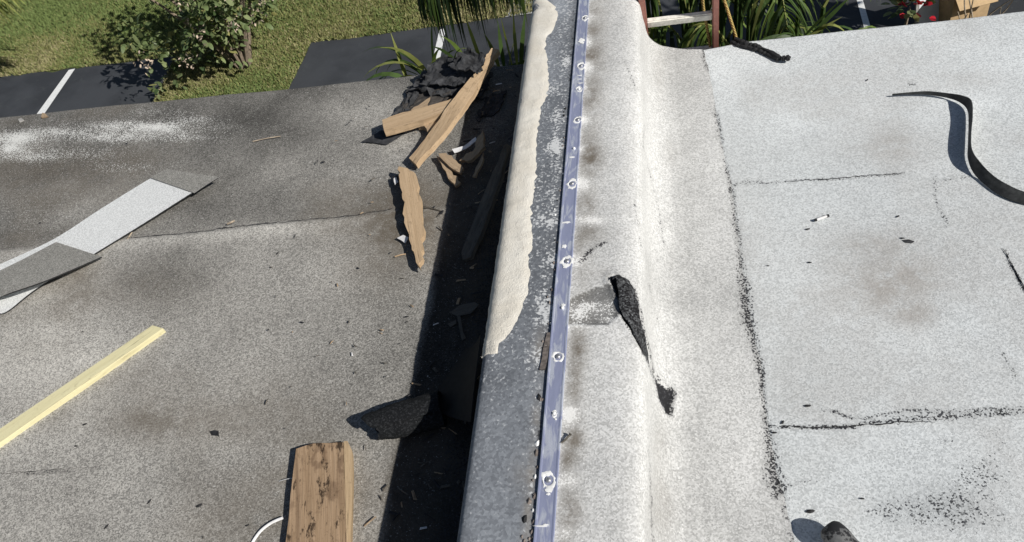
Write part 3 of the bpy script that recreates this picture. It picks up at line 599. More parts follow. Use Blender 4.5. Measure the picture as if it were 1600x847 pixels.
def sheetpatch(name, corners, nu, nv, amp, fr, th, mats, parent, seed=0, rag=.01, seedz=0):
    """crumpled rectangular sheet between four 3-D corners (a b / d c)"""
    a, b, c, d = [np.array(q) for q in corners]
    u = np.linspace(0, 1, nu)[:, None, None]; v = np.linspace(0, 1, nv)[None, :, None]
    G = a*(1-u)*(1-v)+b*u*(1-v)+c*u*v+d*(1-u)*v
    U, Vv = np.broadcast_arrays(u[..., 0], v[..., 0])
    G = G.copy(); G[..., 2] += amp*(np.abs(fbm(U*fr+seed, Vv*fr+seed*2)-.5)*2-.4+.0)
    e = np.minimum(np.minimum(U, 1-U), np.minimum(Vv, 1-Vv)); k = np.exp(-e*14)
    G[..., 0] += rag*k*(fbm(U*9+seed, Vv*9)-.5)*4; G[..., 1] += rag*k*(fbm(U*9+seed+5, Vv*9+3)-.5)*4
    G[..., 2] = np.maximum(G[..., 2], hill(G[..., 0], G[..., 1])+.006)
    N = nu*nv; B = G.copy(); B[..., 2] -= th; V = np.vstack([G.reshape(-1, 3), B.reshape(-1, 3)]); f = gridf(nu, nv)
    ring = [i*nv for i in range(nu)]+[(nu-1)*nv+j for j in range(1, nv)]+[i*nv+nv-1 for i in range(nu-2, -1, -1)]+[j for j in range(nv-2, 0, -1)]
    rf = np.array([[ring[i], ring[(i+1) % len(ring)], ring[(i+1) % len(ring)]+N, ring[i]+N] for i in range(len(ring))])
    return mesh(name, V, np.vstack([f, f[:, ::-1]+N, rf]), list(mats), parent, False, [0]*len(f)+[1]*(len(f)+len(rf)))
t0 = thing('torn_felt', 'crumpled heap of torn black roofing felt hanging at the roof edge under the longest board', 'roofing felt', at(690, 120))
sheetpatch('felt_sheet', P3([(620, 178, .015), (712, 162, .03), (742, 118, .06), (650, 122, .03)]), 26, 22, .03, 4, .005, (m_feltb, m_gap), t0, 1)
sheetpatch('felt_sheet', P3([(642, 140, .05), (722, 150, .05), (752, 112, .10), (664, 106, .07)]), 26, 20, .06, 4, .005, (m_felt, m_gap), t0, 4, .012)
sheetpatch('felt_sheet', P3([(655, 128, .09), (738, 128, .10), (760, 86, .16), (676, 92, .13)]), 26, 20, .06, 4, .005, (m_felt, m_gap), t0, 8, .012)
sheetpatch('felt_sheet', P3([(758, 150, .02), (792, 138, .03), (780, 172, .02), (744, 186, .02)]), 16, 12, .03, 3, .005, (m_felt, m_gap), t0, 27, .012)
sheetpatch('felt_sheet', P3([(700, 104, .16), (748, 110, .16), (760, 84, .20), (722, 76, .22)]), 20, 16, .05, 3, .005, (m_felt, m_gap), t0, 12, .01)
sheetpatch('felt_sheet', P3([(742, 122, .03), (770, 112, .05), (752, 150, .03), (724, 160, .02)]), 18, 14, .04, 3, .005, (m_felt, m_gap), t0, 17, .012)
sheetpatch('felt_sheet', P3([(612, 186, .012), (640, 168, .02), (664, 128, .05), (640, 134, .03)]), 20, 14, .03, 4, .005, (m_felt, m_gap), t0, 21, .014)
slab('splinter', [(642, 172, .045), (660, 160, .05), (672, 152, .05), (668, 166, .05), (655, 171, .045)], .004, m_tan2, t0, rag=.006, sub=5)
def chips():                              # small torn-off bits scattered along the gutter
    V, Fc, mi = [], [], []
    for i_ in range(240):
        yy = rng.uniform(.9, 3.6); xx = -.72-abs(rng.normal(.0, .30)) if i_ % 3 else rng.uniform(-1.9, -.75)
        c_ = np.array([xx, yy, hill(xx, yy)+.016+rng.uniform(0, .006)]); a_ = rng.uniform(0, 3.1); l_, w2 = rng.uniform(.006, .028), rng.uniform(.002, .007)
        d_ = np.array([math.cos(a_), math.sin(a_), rng.normal(0, .12)]); n_ = np.array([-math.sin(a_), math.cos(a_), rng.normal(0, .2)]); k_ = len(V)
        if xx < -1.12: l_ *= .45; w2 *= .6
        V += [c_-d_*l_-n_*w2, c_+d_*l_-n_*w2*.6, c_+d_*l_*.9+n_*w2, c_-d_*l_*.8+n_*w2*.9, c_+np.array([0, 0, .004])]
        Fc += [(k_, k_+1, k_+4), (k_+1, k_+2, k_+4), (k_+2, k_+3, k_+4), (k_+3, k_, k_+4)]; mi += [rng.choice(4, p=[.25, .38, .35, .02])]*4
    tag(mesh('roof_debris', V, Fc, [m_tan2, m_black, m_greyw, m_pale], None, False, mi), kind='stuff')
chips()
# peeled flap in the shade with its curl
t0 = thing('peeled_membrane', 'black membrane peeled off the parapet with a curled roll sticking out of the shade', 'roofing membrane', at(690, 620))
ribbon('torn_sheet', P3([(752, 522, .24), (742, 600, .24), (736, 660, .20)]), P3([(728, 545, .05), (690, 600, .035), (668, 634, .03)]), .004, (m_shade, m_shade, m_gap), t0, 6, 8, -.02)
tube('pale_torn_edge', spline(P3([(716, 562, .036), (708, 574, .034), (692, 600, .036), (680, 616, .034), (669, 631, .036), (678, 634, .036), (694, 635, .034)]), 4), [.002, .003, .0015, .0008, .0012, .003, .002, .003, .0035, .003, .002, .003, .003, .003, .003, .0035, .004, .005, .005, .004, .004, .003, .003, .003, .0015], m_pale, t0, 5)
m_tongue = granule('dark_granule_tongue', (.008, .009, .010), (.045, .047, .05), gs=200, spread=(.45, 1.0), patch=.02, white=(.1, .1, .1))
def roll():                               # curled roll of torn membrane, open spiral section
    a0, a1 = at(692, 640, .062), at(584, 668, .056); ax_ = a1-a0; L_ = np.linalg.norm(ax_); ax_ /= L_
    e1 = np.array([0, 0, 1.]); e1 -= ax_*(e1@ax_); e1 /= np.linalg.norm(e1); e2 = np.cross(ax_, e1)
    nu, nv = 26, 40; U, Vv = np.meshgrid(np.linspace(0, 1, nu), np.linspace(0, 1, nv), indexing='ij')
    an = -.5+Vv*2.75*np.pi
    rad = (.064-.018*Vv)*(1-.25*np.maximum(0, U-.55)/.45)*(1+.20*(fbm(U*4, Vv*6)-.5))
    Lx = U*L_*(1+.10*np.sin(Vv*7)*U+.16*(fbm(Vv*9, U*0+4)-.5)*U)
    G = a0+Lx[..., None]*ax_+(rad*np.cos(an))[..., None]*e1+(rad*np.sin(an)*1.25)[..., None]*e2
    G += .007*(fbm(U*14+3, Vv*22)-.5)[..., None]
    G[..., 2] = np.maximum(G[..., 2], .009+hill(G[..., 0], G[..., 1]))
    N = nu*nv; mesh('curled_roll', G.reshape(-1, 3), gridf(nu, nv), m_tongue, t0, True, attrs={'tone': np.zeros(N), 'white': np.zeros(N)-1, 'stain': np.zeros(N), 'dark': np.zeros(N)})
roll()
# pale cord by the plank, twigs and crumbs
o = tube('cord', spline(P3([(388, 862, .012), (396, 845, .014), (408, 829, .018), (424, 817, .022), (442, 809, .022)]), 6), .0055, m_pale, seg=7); tag(center(o), 'thin white cord curving out from the left side of the knotty plank', 'cord')
o = tube('wire', spline(P3([(436, 752, .012), (446, 749, .022), (458, 747, .030)]), 4), .0012, m_pale, seg=5); tag(center(o), 'fine pale wire crossing the shadow of the knotty plank', 'wire')
def twig(pts, r, label, mt=None, name='twig'):
    o = tube(name, spline(P3(pts), 4), r, mt or m_twig, seg=6); return tag(center(o), label, 'twig')
twig([(209, 357, .03), (203, 368, .014), (195, 379, .008)], .0035, 'short dry twig touching the right edge of the folded white strip')
twig([(660, 322, .012), (672, 325, .014), (684, 328, .012), (692, 331, .010)], .003, 'dark twig lying across the roof seam at the edge of the shade', m_greyw)
twig([(395, 221, .008), (418, 216, .010), (438, 213, .008)], .003, 'long pale twig alone on the dark far part of the left roof')
twig([(617, 401, .01), (627, 398, .012), (634, 397, .01)], .003, 'pale sliver of straw left of the pointed tan board', m_tan, 'straw')
twig([(355, 350, .014), (362, 347, .02), (366, 345, .014)], .005, 'dry curled leaf bit on the roof seam right of the white strip', m_twig, 'leaf_bit')
wd([(613, 276, .03), (622, 274, .03), (622, 284, .03), (615, 286, .03)], .01, m_black, 'dark metal clip at the upper left corner of the pointed tan board', .001, 'clip', 'clip')
wd([(615, 279, .034), (619, 276, .034), (622, 284, .034), (617, 288, .034)], .003, m_pale, 'bright white flake stuck on the dark clip', .0012, 'white_flake', 'scrap')
wd([(620, 372, .02), (630, 367, .03), (638, 371, .03), (633, 380, .02)], .003, m_pale, 'lavender white paper scrap beside the middle of the pointed tan board', .0015, 'paper_scrap', 'scrap')
wd([(66, 150+26, .02), (70, 177, .02), (74, 181, .02), (64, 183, .02)], .012, m_tan2, 'tiny tan lump near the far left roof edge', .001, 'lump', 'scrap')
wd([(28, 186, .012), (33, 184, .013), (37, 187, .012), (30, 190, .012)], .01, m_conc, 'small pink grey stone at the roof edge above the white granules', .001, 'stone', 'stone')

cm = None
for i, (x, y, s) in enumerate([(62, 348, 3), (198, 224, 2.5), (129, 518, 2), (198, 519, 2), (270, 552, 2), (375, 531, 2), (132, 663, 4), (233, 784, 4), (311, 790, 5), (166, 823, 4), (386, 821, 3), (433, 396, 3.5), (635, 503, 2.5), (505, 253, 3), (118, 697, 3), (1200, 415, 2), (1265, 410, 3), (1403, 338, 3), (1262, 358, 3.5), (1126, 669, 3), (1347, 779, 2.5), (1223, 660, 3), (1210, 676, 3), (1262, 634, 4), (1266, 799, 5), (1105, 260, 2), (1108, 363, 2.5), (1355, 125, 2), (1410, 372, 3)]):
    z = hill(*at(x, y)[:2])+(.011 if x < 800 else .004); s *= .0022*(1 if y > 300 else 1.4)
    if cm is None:
        V = [(math.cos(q)*(1.4 if q < 3 else 1.1), math.sin(q)*.6, 0) for q in np.arange(7)*.9]+[(.2, 0, .55)]
        cm = mesh('crumb', V, [(q, (q+1) % 7, 7) for q in range(7)], m_gap); o = cm
    else: o = cm.copy(); COL.objects.link(o)
    p = at(x, y, z); o.location = p; o.scale = (s, s, s); o.rotation_euler = (0, 0, rng.uniform(-.4, 1.2))
    tag(o, *(('tiny dark crumb of roofing lying loose on the grey left roof', 'crumb', 'dark crumbs scattered on the left roof') if x < 800 else ('tiny dark crumb of roofing lying loose on the pale right roof', 'crumb', 'dark crumbs scattered on the right roof')))
# ------------------------------------------------------------------ loose things on the right roof
def standing(name, pts, h, th, mats, lean, label, cat):
    B = P3([(x, y, .004) for x, y, *_ in pts]); L = [np.array(b_) for b_ in B]
    T = [l+np.array([p[2], p[3], p[4]*rng.uniform(.86, 1.1)]) for l, p in zip(L, pts)]
    o = ribbon(name, L, T, th, mats, None, 6, 3); return tag(o, label, cat)
m_strip = simple('black_rubber_strip', (.028, .030, .030), .55, .35, 50)
m_strip2 = simple('sunlit_grey_strip_face', (.42, .41, .37), .8, .15, 60)  # granule side of the strip, lightened to imitate its sunlit face
standing('rubber_strip', [(1394, 149, 0, 0, .008), (1420, 148, 0, .006, .010), (1450, 148.5, .0, .008, .014), (1480, 153, .002, .010, .020), (1500, 160, .004, .010, .030), (1512, 172, .005, .006, .044), (1514, 192, .004, 0, .048), (1513, 225, .000, 0, .052), (1513, 248, .004, .0, .050), (1522, 271, .016, .014, .042), (1543, 292, .024, .034, .030), (1568, 308, .018, .050, .020), (1600, 319, .012, .054, .014), (1640, 325, .01, .054, .012)], .04, .004, (m_strip, m_strip2, m_strip), 0,
         'long black rubber strip standing on edge in an S curve near the right edge', 'strip')
t0 = thing('tar_rope', 'frayed black tar strip running over the far roof edge right of the ladder', 'strip', at(1190, 80))
def rope_of(pts, r, nm):
    P = spline(P3(pts), 8); rr = r*(.7+.7*rng.random(len(P))); rr[-3:] *= [.7, .5, .2]; tube(nm, P, rr, m_gap, t0, 7)
rope_of([(1150, 62, .0), (1162, 67, .020), (1180, 72, .016), (1200, 80, .014), (1217, 90, .016), (1228, 91, .022), (1236, 89, .03)], .012, 'tar_strand')
rope_of([(1143, 66, .0), (1155, 71, .010), (1172, 75, .009), (1190, 81, .009), (1208, 90, .010), (1219, 94, .012)], .009, 'tar_strand')
t0 = thing('pipe_offcut', 'grey tube offcut stained with black tar at the bottom edge of the right roof', 'tube', at(1310, 835))
p0, p1 = at(1292, 822, .050), at(1392, 930, .050)
dv = (p1-p0); ln = np.linalg.norm(dv); P = [p0+dv*t for t in np.linspace(0, 1, 24)]
def pipemat():
    M = Mat('tar_stained_grey', .7, .35); a = M.noise(30, 5, .7); b_ = M.noise(9, 4, .6)
    c = M.mix(M.ss(a, .3, .7), (.11, .112, .115), (.20, .20, .195)); c = M.mix(M.ss(M.math('ADD', b_, M.math('MULTIPLY', M.math('SUBTRACT', a, .5), .7)), .40, .46), c, (.018, .018, .02)); M.col(c); M.bump(a, .4, .004); return M.m
rr = [.012, .028, .036]+[.039+.001*math.sin(i) for i in range(21)]
P = [p0+dv/ln*d for d in [0, .004, .014]+list(np.linspace(.03, ln, 21))]
tube('tube_body', P, rr, pipemat(), t0, 20); 
for ch in t0.children: ch.data.polygons.foreach_set('use_smooth', np.ones(len(ch.data.polygons), bool))
ring_c = [at(1292+dx, 822+dy, .090) for dx, dy in [(0, 0), (6, 6), (14, 12), (22, 24)]]
t0 = thing('marker_stick', 'small white stick with dark ends lying in the middle of the right roof', 'stick', at(1284, 340))
a_, b_ = at(1274, 344, .010), at(1294, 337, .010)
tube('white_body', [a_+(b_-a_)*t for t in (.06, .5, .94)], [.005, .0055, .005], m_pale, t0, 8)
tube('dark_end', [a_+(b_-a_)*t for t in (-.04, .10)], [.0055, .006], m_gap, t0, 8); tube('dark_end', [a_+(b_-a_)*t for t in (.90, 1.06)], [.0065, .006], m_gap, t0, 8)
wd([(1028, 240, .012), (1034, 238, .018), (1041, 240, .014), (1039, 243, .016), (1033, 242, .012)], .004, m_gap, 'curled black scrap at the foot of the flashing by the far half of the parapet', .001, 'curled_scrap', 'scrap')
wd([(1410, 375, .006), (1420, 374, .010), (1429, 377, .006), (1424, 380, .006), (1415, 379, .006)], .003, m_felt, 'small flat dark scrap below the S shaped rubber strip', .001, 'dark_scrap', 'scrap')
o = tube('nail', [at(877, 692, TOP+.012), at(884, 687, TOP+.016), at(890, 680, TOP+.016), at(892, 678, TOP+.018)], [.003, .0035, .0035, .006], m_greyw, seg=7); tag(center(o), 'rusty dark nail lying beside the metal bar on the parapet', 'nail')
# ------------------------------------------------------------------ ladder and ropes
m_rail = simple('red_brown_fibreglass', (.34, .155, .125), .6, .12, 40)
m_rung = simple('weathered_aluminium_rung', (.72, .70, .64), .6, .15, 50)
foot = np.array([.045, 4.55, -3.0]); topL = np.array([.035, 3.585, .62]); ax = topL-foot; LL = np.linalg.norm(ax); ax /= LL
lad = thing('ladder', 'red brown extension ladder with pale rungs leaning on the far roof edge', 'ladder', tuple(foot))
nrmL = np.cross(np.array([1., 0, 0]), ax)
for sx_ in (-.180, .180):
    c = foot+ax*LL/2+np.array([sx_, 0, 0])
    boxmesh('rail', (LL, .030, .075), frame(c, ax, nrmL), m_rail, lad, .004)
dz0 = (-.125+3)/ax[2]
k0 = dz0 % .262
d_ = k0
while d_ < LL-.1:
    c = foot+ax*d_
    boxmesh('rung', (.335, .030, .050), frame(c, (1, 0, 0), (0, -.35, 1)), m_rung, lad, .006); d_ += .262
m_rope = Mat('yellow_brown_rope', .9, .1)
wv_ = m_rope.n('ShaderNodeTexWave', {'Vector': m_rope.tc, 'Scale': 45.0, 'Distortion': 2.0}, bands_direction='DIAGONAL').outputs['Fac']
m_rope.col(m_rope.mix(wv_, (.30, .20, .06), (.55, .42, .17))); m_rope.bump(wv_, .6, .003); m_rope = m_rope.m
pt = topL-ax*.05+np.array([.12, -.05, 0])
for pts, lb in (([(1098, 0), (1104, 40), (1110, 76), (1114, 130)], 'yellow rope hanging left of the right ladder rail'), ([(1130, -4), (1142, 32), (1152, 66), (1162, 120)], 'yellow rope hanging right of the ladder')):
    P = [pt+np.array([0, .1, 0])]+[atY(x, y, 3.78) for x, y in pts]+[atY(pts[-1][0]+4, pts[-1][1]+60, 3.80)]
    P = spline(P, 8); o = tube('rope', P, .0075, m_rope, seg=8); tag(center(o), lb, 'rope')
o = tube('thin_cord', spline([atY(1124, -2, 3.70), atY(1114, 10, 3.72), atY(1108, 20, 3.76), atY(1105, 30, 3.79)], 5), .002, m_pale, seg=5); tag(center(o), 'thin white string tied from the left rope to the right ladder rail', 'string')
# ------------------------------------------------------------------ ground
GZ = -3.0
def groundmat():
    M = Mat('lawn_soil', .95, .1); a = M.noise(1.2, 5, .65); b_ = M.noise(18, 5, .7); c_ = M.noise(90, 3, .7)
    c = M.mix(M.ss(a, .35, .68), (.10, .14, .05), (.155, .17, .068)); c = M.mix(M.math('MULTIPLY', M.ss(b_, .5, .7), .5), c, (.15, .135, .06)); c = M.mix(M.math('MULTIPLY', M.ss(c_, .45, .7), .5), c, (.03, .05, .016))
    M.col(c); M.bump(c_, .8, .03); return M.m
def asphaltmat():
    M = Mat('dark_asphalt', .75, .4); a = M.noise(1.5, 4); b_ = M.noise(160, 3, .7); r_ = M.noise(5, 5, .6, None, 2.0)
    c = M.mix(M.ss(a, .35, .65), (.032, .035, .040), (.050, .054, .061)); c = M.mix(M.math('MULTIPLY', M.ss(b_, .55, .75), .5), c, (.075, .078, .085)); c = M.mix(M.math('MULTIPLY', M.ss(r_, .60, .68), .35), c, (.07, .078, .078))
    M.col(c); M.bump(b_, .4, .006); return M.m
m_asph = asphaltmat(); m_paint = simple('white_road_paint', (.74, .75, .74), .8, .08, 30)
gxs = np.concatenate([[-260, -120, -60], frange(-24, 14, .5), [40, 120, 260]]); gys = np.concatenate([[-60, -10], frange(2, 26, .5), [60, 150, 300]])
GX, GY = np.meshgrid(gxs, gys, indexing='ij'); g = np.stack([GX, GY, GX*0+GZ-.01], -1)
tag(mesh('lawn_ground', g.reshape(-1, 3), gridflip(gridf(*GX.shape)), groundmat(), None, True), kind='structure')
def flat(name, pts, z, mt, kind='structure', rag=.0):
    P = [at(x, y, GZ) if len((x, y)) and not isinstance(x, str) else None for x, y in pts]
    Q = []
    for a_, b_ in zip(P, P[1:]+P[:1]):
        k_ = max(1, min(30, int(np.linalg.norm(b_-a_)/.15)))
        for t_ in range(k_): Q.append(a_+(b_-a_)*t_/k_+(np.array([rng.normal(0, rag), rng.normal(0, rag), 0]) if t_ else 0))
    V = [(q[0], q[1], z) for q in Q]
    bm = bmesh.new(); vv = [bm.verts.new(v) for v in V]; f = bm.faces.new(vv)
    if f.normal.z < 0: pass
    bm.normal_update()
    if f.normal.z < 0: f.normal_flip()
    bmesh.ops.triangulate(bm, faces=[f]); me = bpy.data.meshes.new(name); bm.to_mesh(me); bm.free(); me.materials.append(mt)
    return tag(link(bpy.data.objects.new(name, me)), kind=kind)
LOTL = [(-700, 190), (-300, 150), (0, 121), (70, 112), (150, 103), (275, 88), (262, 115), (243, 160), (215, 230), (-300, 330), (-700, 380)]
LOTR = [(486, 67), (560, 59), (650, 46), (720, 37), (800, 26), (1000, -2), (1100, -12), (1250, -30), (1420, -60), (1700, -100), (1900, 60), (1500, 240), (400, 250), (440, 160), (462, 118)]
flat('parking_lot', LOTL, GZ+.004, m_asph, rag=.02); flat('parking_lot', LOTR, GZ+.004, m_asph, rag=.02)
flat('parking_line', [(108, 110), (118, 108), (62, 190), (50, 190)], GZ+.009, m_paint)
flat('parking_line', [(687, 47), (697, 45), (688, 92), (676, 96)], GZ+.009, m_paint)
flat('parking_line', [(1336, -8), (1345, -10), (1362, 50), (1352, 52)], GZ+.009, m_paint)
flat('concrete_path', [(795, 2), (1000, -26), (1000, -2), (790, 28)], GZ+.013, simple('pale_concrete_kerb', (.40, .41, .42), .9, .15, 8))
# short grass blades: real tufts on the lawn in view
def grass():
    N = 150000
    lotpx = [np.array([at(x, y, GZ)[:2] for x, y in L]) for L in (LOTL, LOTR)]
    px_ = rng.uniform(-40, 860, N*2); py_ = rng.uniform(-70, 175, N*2)
    r = np.stack([px_-800, 423.5-py_, np.full(N*2, F)], 1) @ CM.T
    W_ = EYE+((GZ-HC)/r[:, 2])[:, None]*r
    ok = np.ones(len(W_), bool)
    for L in lotpx: ok &= ~inpoly(W_[:, 0], W_[:, 1], L)
    W_ = W_[ok][:N]; n_ = len(W_)
    an = rng.uniform(0, 6.28, n_); wd_ = rng.uniform(.006, .016, n_); ht = rng.uniform(.02, .055, n_)
    dx = np.stack([np.cos(an), np.sin(an), 0*an], 1)*wd_[:, None]; ln_ = rng.normal(0, .018, (n_, 3)); ln_[:, 2] = ht
    V = np.stack([W_-dx, W_+dx, W_+ln_], 1).reshape(-1, 3); V[:, 2] += 0
    mt = []
    for nm, c in (('grass_green', (.155, .205, .066)), ('grass_olive', (.22, .225, .085)), ('grass_straw', (.32, .29, .15))):
        M = Mat(nm, .7, .25); M.col(c); mt.append(M.m)
    pn = fbm(W_[:, 0]*.8, W_[:, 1]*.8)+rng.normal(0, .16, n_)
    # trodden, yellower turf along the asphalt edge
    de = np.minimum(*[polydist(W_[:, 0], W_[:, 1], [tuple(q) for q in L]) for L in lotpx])
    pn += .22*np.exp(-(de/.5)**2)
    mi = np.where(pn > .80, 2, np.where(pn > .52, 1, 0))
    o = mesh('grass', V, np.arange(n_*3).reshape(-1, 3), mt, None, False, mi); tag(o, kind='stuff')
grass()
# ------------------------------------------------------------------ plants
def leafmat(name, c, var=.3, trans=.25, rough=.5):
    M = Mat(name, rough, .4); n_ = M.noise(5, 4, .7); c = np.array(c)
    M.col(M.mix(M.ss(n_, .3, .7), c*(1-var), c*(1+var)))
    tr = M.n('ShaderNodeBsdfTranslucent', {'Color': tuple(c*np.array([1.3, 1.4, .7]))}); mx = M.n('ShaderNodeMixShader', {0: trans, 1: M.b.outputs[0], 2: tr.outputs[0]})
    M.t.links.new(mx.outputs[0], M.t.nodes['Material Output'].inputs[0]); return M.m
m_lf = [leafmat('leaf_mid_green', (.14, .185, .075)), leafmat('leaf_light_green', (.21, .25, .11)), leafmat('leaf_yellow_green', (.30, .29, .11)), leafmat('leaf_dark_green', (.06, .095, .035))]
m_seed = simple('pale_seed_heads', (.46, .37, .29), .9, .3, 40)
m_bark = simple('grey_brown_bark', (.24, .19, .14), .95, .35, 25)
m_pbright = leafmat('palm_bright_green', (.115, .17, .035)); m_pmid = leafmat('palm_mid_green', (.055, .095, .024)); m_pdark = leafmat('palm_dark_green', (.020, .036, .014), .3, .1); m_pyel = leafmat('palm_yellow_green', (.24, .26, .075))
def blades(name, base, dirs, length, width, droop, mt, parent, mi=None, seg=4, fold=.0):
    """many strap leaves / leaflets as bent strips; base, dirs (n,3); gravity bends them by droop"""
    n_ = len(base); base = np.asarray(base, float); dirs = np.asarray(dirs, float); dirs /= np.linalg.norm(dirs, axis=1, keepdims=True)+1e-9
    length = np.broadcast_to(length, (n_,)); width = np.broadcast_to(width, (n_,)); droop = np.broadcast_to(droop, (n_,))
    side = np.cross(dirs, np.array([0, 0, 1.])+rng.normal(0, .25, (n_, 3))); side /= np.linalg.norm(side, axis=1, keepdims=True)+1e-9
    tw = rng.normal(0, .5, n_); upv = np.cross(side, dirs); side = side*np.cos(tw)[:, None]+upv*np.sin(tw)[:, None]
    rows = []; p = base.copy(); d = dirs.copy()
    prof_ = np.array([.55, 1, .95, .7, .06]) if seg == 4 else np.interp(np.linspace(0, 1, seg+1), [0, .25, .6, 1], [.6, 1, .9, .05])
    for k_ in range(seg+1):
        wv2 = side*(width*prof_[k_])[:, None]; rows += [p-wv2, p+wv2]
        d = d+np.array([0, 0, -1.])*(droop/seg)[:, None]; d /= np.linalg.norm(d, axis=1, keepdims=True); p = p+d*(length/seg)[:, None]
    V = np.stack(rows, 1); m_ = 2*(seg+1)
    fb_ = np.array([[2*k_, 2*k_+1, 2*k_+3, 2*k_+2] for k_ in range(seg)])
    Fc = (np.arange(n_)[:, None, None]*m_+fb_[None]).reshape(-1, 4)
    o = mesh(name, V.reshape(-1, 3), Fc, mt, parent, False, None if mi is None else np.repeat(mi, seg))
    if n_ > 1: o['kind'] = 'stuff'
    return o
def frond(path, nl, length, width, droop, mt, parent, rach=.012, spread=.9, mi_p=None, out=1.0, rm=None):
    P = spline(np.array(path), 10); s = np.linspace(.12, 1, nl)*(len(P)-1); i0 = np.minimum(s.astype(int), len(P)-2); fr = (s-i0)[:, None]
    B = P[i0]*(1-fr)+P[i0+1]*fr; T = P[i0+1]-P[i0]; T /= np.linalg.norm(T, axis=1, keepdims=True)
    S = np.cross(T, [0, 0, 1.]); S /= np.linalg.norm(S, axis=1, keepdims=True)+1e-9
    base = np.vstack([B, B]); dirs = np.vstack([S*spread+T*.55*out, -S*spread+T*.55*out])+rng.normal(0, .14, (2*nl, 3)); dirs[:, 2] += .12
    prf = np.sin(np.linspace(.35, 2.75, nl)); Ln = np.concatenate([prf, prf])*length*rng.uniform(.8, 1.15, 2*nl)
    rk = tube('frond', P, np.linspace(rach, .003, len(P)), rm or m_pyel, parent, 5)
    mi = None if mi_p is None else rng.choice(len(mt), 2*nl, p=mi_p)
    blades('leaflets', base, dirs, Ln, width*rng.uniform(.7, 1.2, 2*nl), droop*rng.uniform(.8, 1.2, 2*nl), mt, rk, mi, 5)
    return rk
# drooping palm behind the parapet: its fronds hang into the top of the picture
def trunk(parent, p, h, r, lean=(0, 0), name='trunk', mt=None):
    P = [(p[0]+lean[0]*t, p[1]+lean[1]*t, GZ+h*t) for t in np.linspace(0, 1, 10)]
    return tube(name, P, np.linspace(r*1.25, r*.8, 10)*(1+.05*np.sin(np.arange(10)*2.4)), mt or m_bark, parent, 10)
pc = np.array([-.30, 4.9, .85])
pt1 = thing('palm_tree', 'palm tree behind the parapet with dark drooping fronds hanging into the top of the photo', 'palm tree', (pc[0], pc[1], GZ))
trunk(pt1, pc, pc[2]-GZ, .11)
MP = [m_pdark, m_pmid, m_pbright]  # dark greens dominate, imitating fronds seen from their shaded side
def hangfrond(pts, nl, L, dr=3.5): frond([pc+np.array([0, 0, .05])]+[atY(*q) for q in pts], nl, L, .010, dr, MP, pt1, .014, .5, [.62, .30, .08])
hangfrond([(830, -150, 5.0), (750, -120, 4.9), (695, -70, 4.85), (655, -18, 4.8)], 90, .70, 4.5)
hangfrond([(850, -140, 4.9), (800, -120, 4.8), (765, -85, 4.75), (728, -45, 4.7)], 56, .52, 4.5)
hangfrond([(870, -130, 4.9), (835, -110, 4.8), (812, -70, 4.7), (795, -30, 4.7)], 50, .48, 4.5)
hangfrond([(840, -190, 5.2), (760, -170, 5.2), (700, -130, 5.2), (640, -70, 5.2), (618, -30, 5.2)], 56, .42, 4.5)
for an in (-1.9, -1.2, -.5, .1, .7):
    e_ = np.array([math.cos(an), math.sin(an)*.7, 0])
    frond([pc, pc+e_*.4+[0, 0, .4], pc+e_*.8+[0, 0, .45], pc+e_*1.15+[0, 0, .2]], 34, .45, .012, 2.2, MP, pt1, .014, .7, [.4, .4, .2])
# yellow-green palm at the top left corner
q0 = at(-190, 120, GZ); pc2 = np.array([q0[0], q0[1]-.6, -.55])
pt2 = thing('palm_tree', 'yellow green palm whose frond tips enter the top left corner', 'palm tree', (pc2[0], pc2[1], GZ)); trunk(pt2, pc2, pc2[2]-GZ, .12)
MY = [m_pyel, m_pbright, m_pmid]
for path in ([(-60, -110, 9.0), (-20, -60, 8.9), (8, -12, 8.8)], [(-70, -70, 8.8), (-35, -30, 8.7), (-8, 12, 8.7)]):
    frond([pc2]+[atY(*q) for q in path], 40, .62, .014, 1.3, MY, pt2, .016, .45, [.6, .3, .1], 1.2)
for an in np.arange(7)*.9+1.6:
    e_ = np.array([math.cos(an), math.sin(an), 0]); e_[0] -= .25
    frond([pc2, pc2+e_*.5+[0, 0, .45], pc2+e_*1.0+[0, 0, .4], pc2+e_*1.3+[0, 0, .05]], 26, .5, .014, 1.6, MY, pt2, .016, .6, [.5, .35, .15])
# strap-leaved plants right behind the left roof edge
def strap(name, label, px, py, Y, specs, w_=.018):
    c = atY(px, py, Y); t_ = thing(name, label, 'plant', (c[0], c[1], GZ))
    st = tube('stem', [(c[0], c[1], GZ), (c[0]+.03, c[1], (GZ+c[2])/2), tuple(c)], [.05, .045, .03], m_bark, t_, 8)
    for (ox, oy, dx, dz, L, dr) in specs:
        b_ = atY(px+ox, py+oy, Y+rng.uniform(-.06, .06))
        blades('leaf', [b_], [(dx, rng.uniform(-.2, .2), dz)], L, w_*rng.uniform(.8, 1.2), dr, [m_pbright, m_pyel, m_pmid][rng.integers(0, 3)], t_, None, 8)
    return t_
strap('strap_leaf_plant', 'leafy plant with broad arching leaves left of the torn felt behind the roof edge', 668, 122, 4.05,
      [(-2, 0, -.45, 1, .50, 2.6), (-6, 2, -.6, 1, .46, 2.8), (2, 0, -.3, 1, .52, 2.2), (6, 4, -.15, 1, .46, 2.4), (-14, 6, -.4, 1, .40, 2.6), (-30, 8, -.05, 1, .34, .4), (-24, 10, -.4, 1, .42, 2.4), (10, 0, .2, 1, .42, 1.5), (-38, 14, -.5, 1, .22, 3.2), (12, -6, .1, 1, .38, 1.0), (4, -4, -.5, 1, .48, 2.0), (18, -8, .3, 1, .36, 2.0), (-10, 4, -.55, 1, .36, 3.0), (0, 2, -.35, 1, .42, 2.8)], .018)
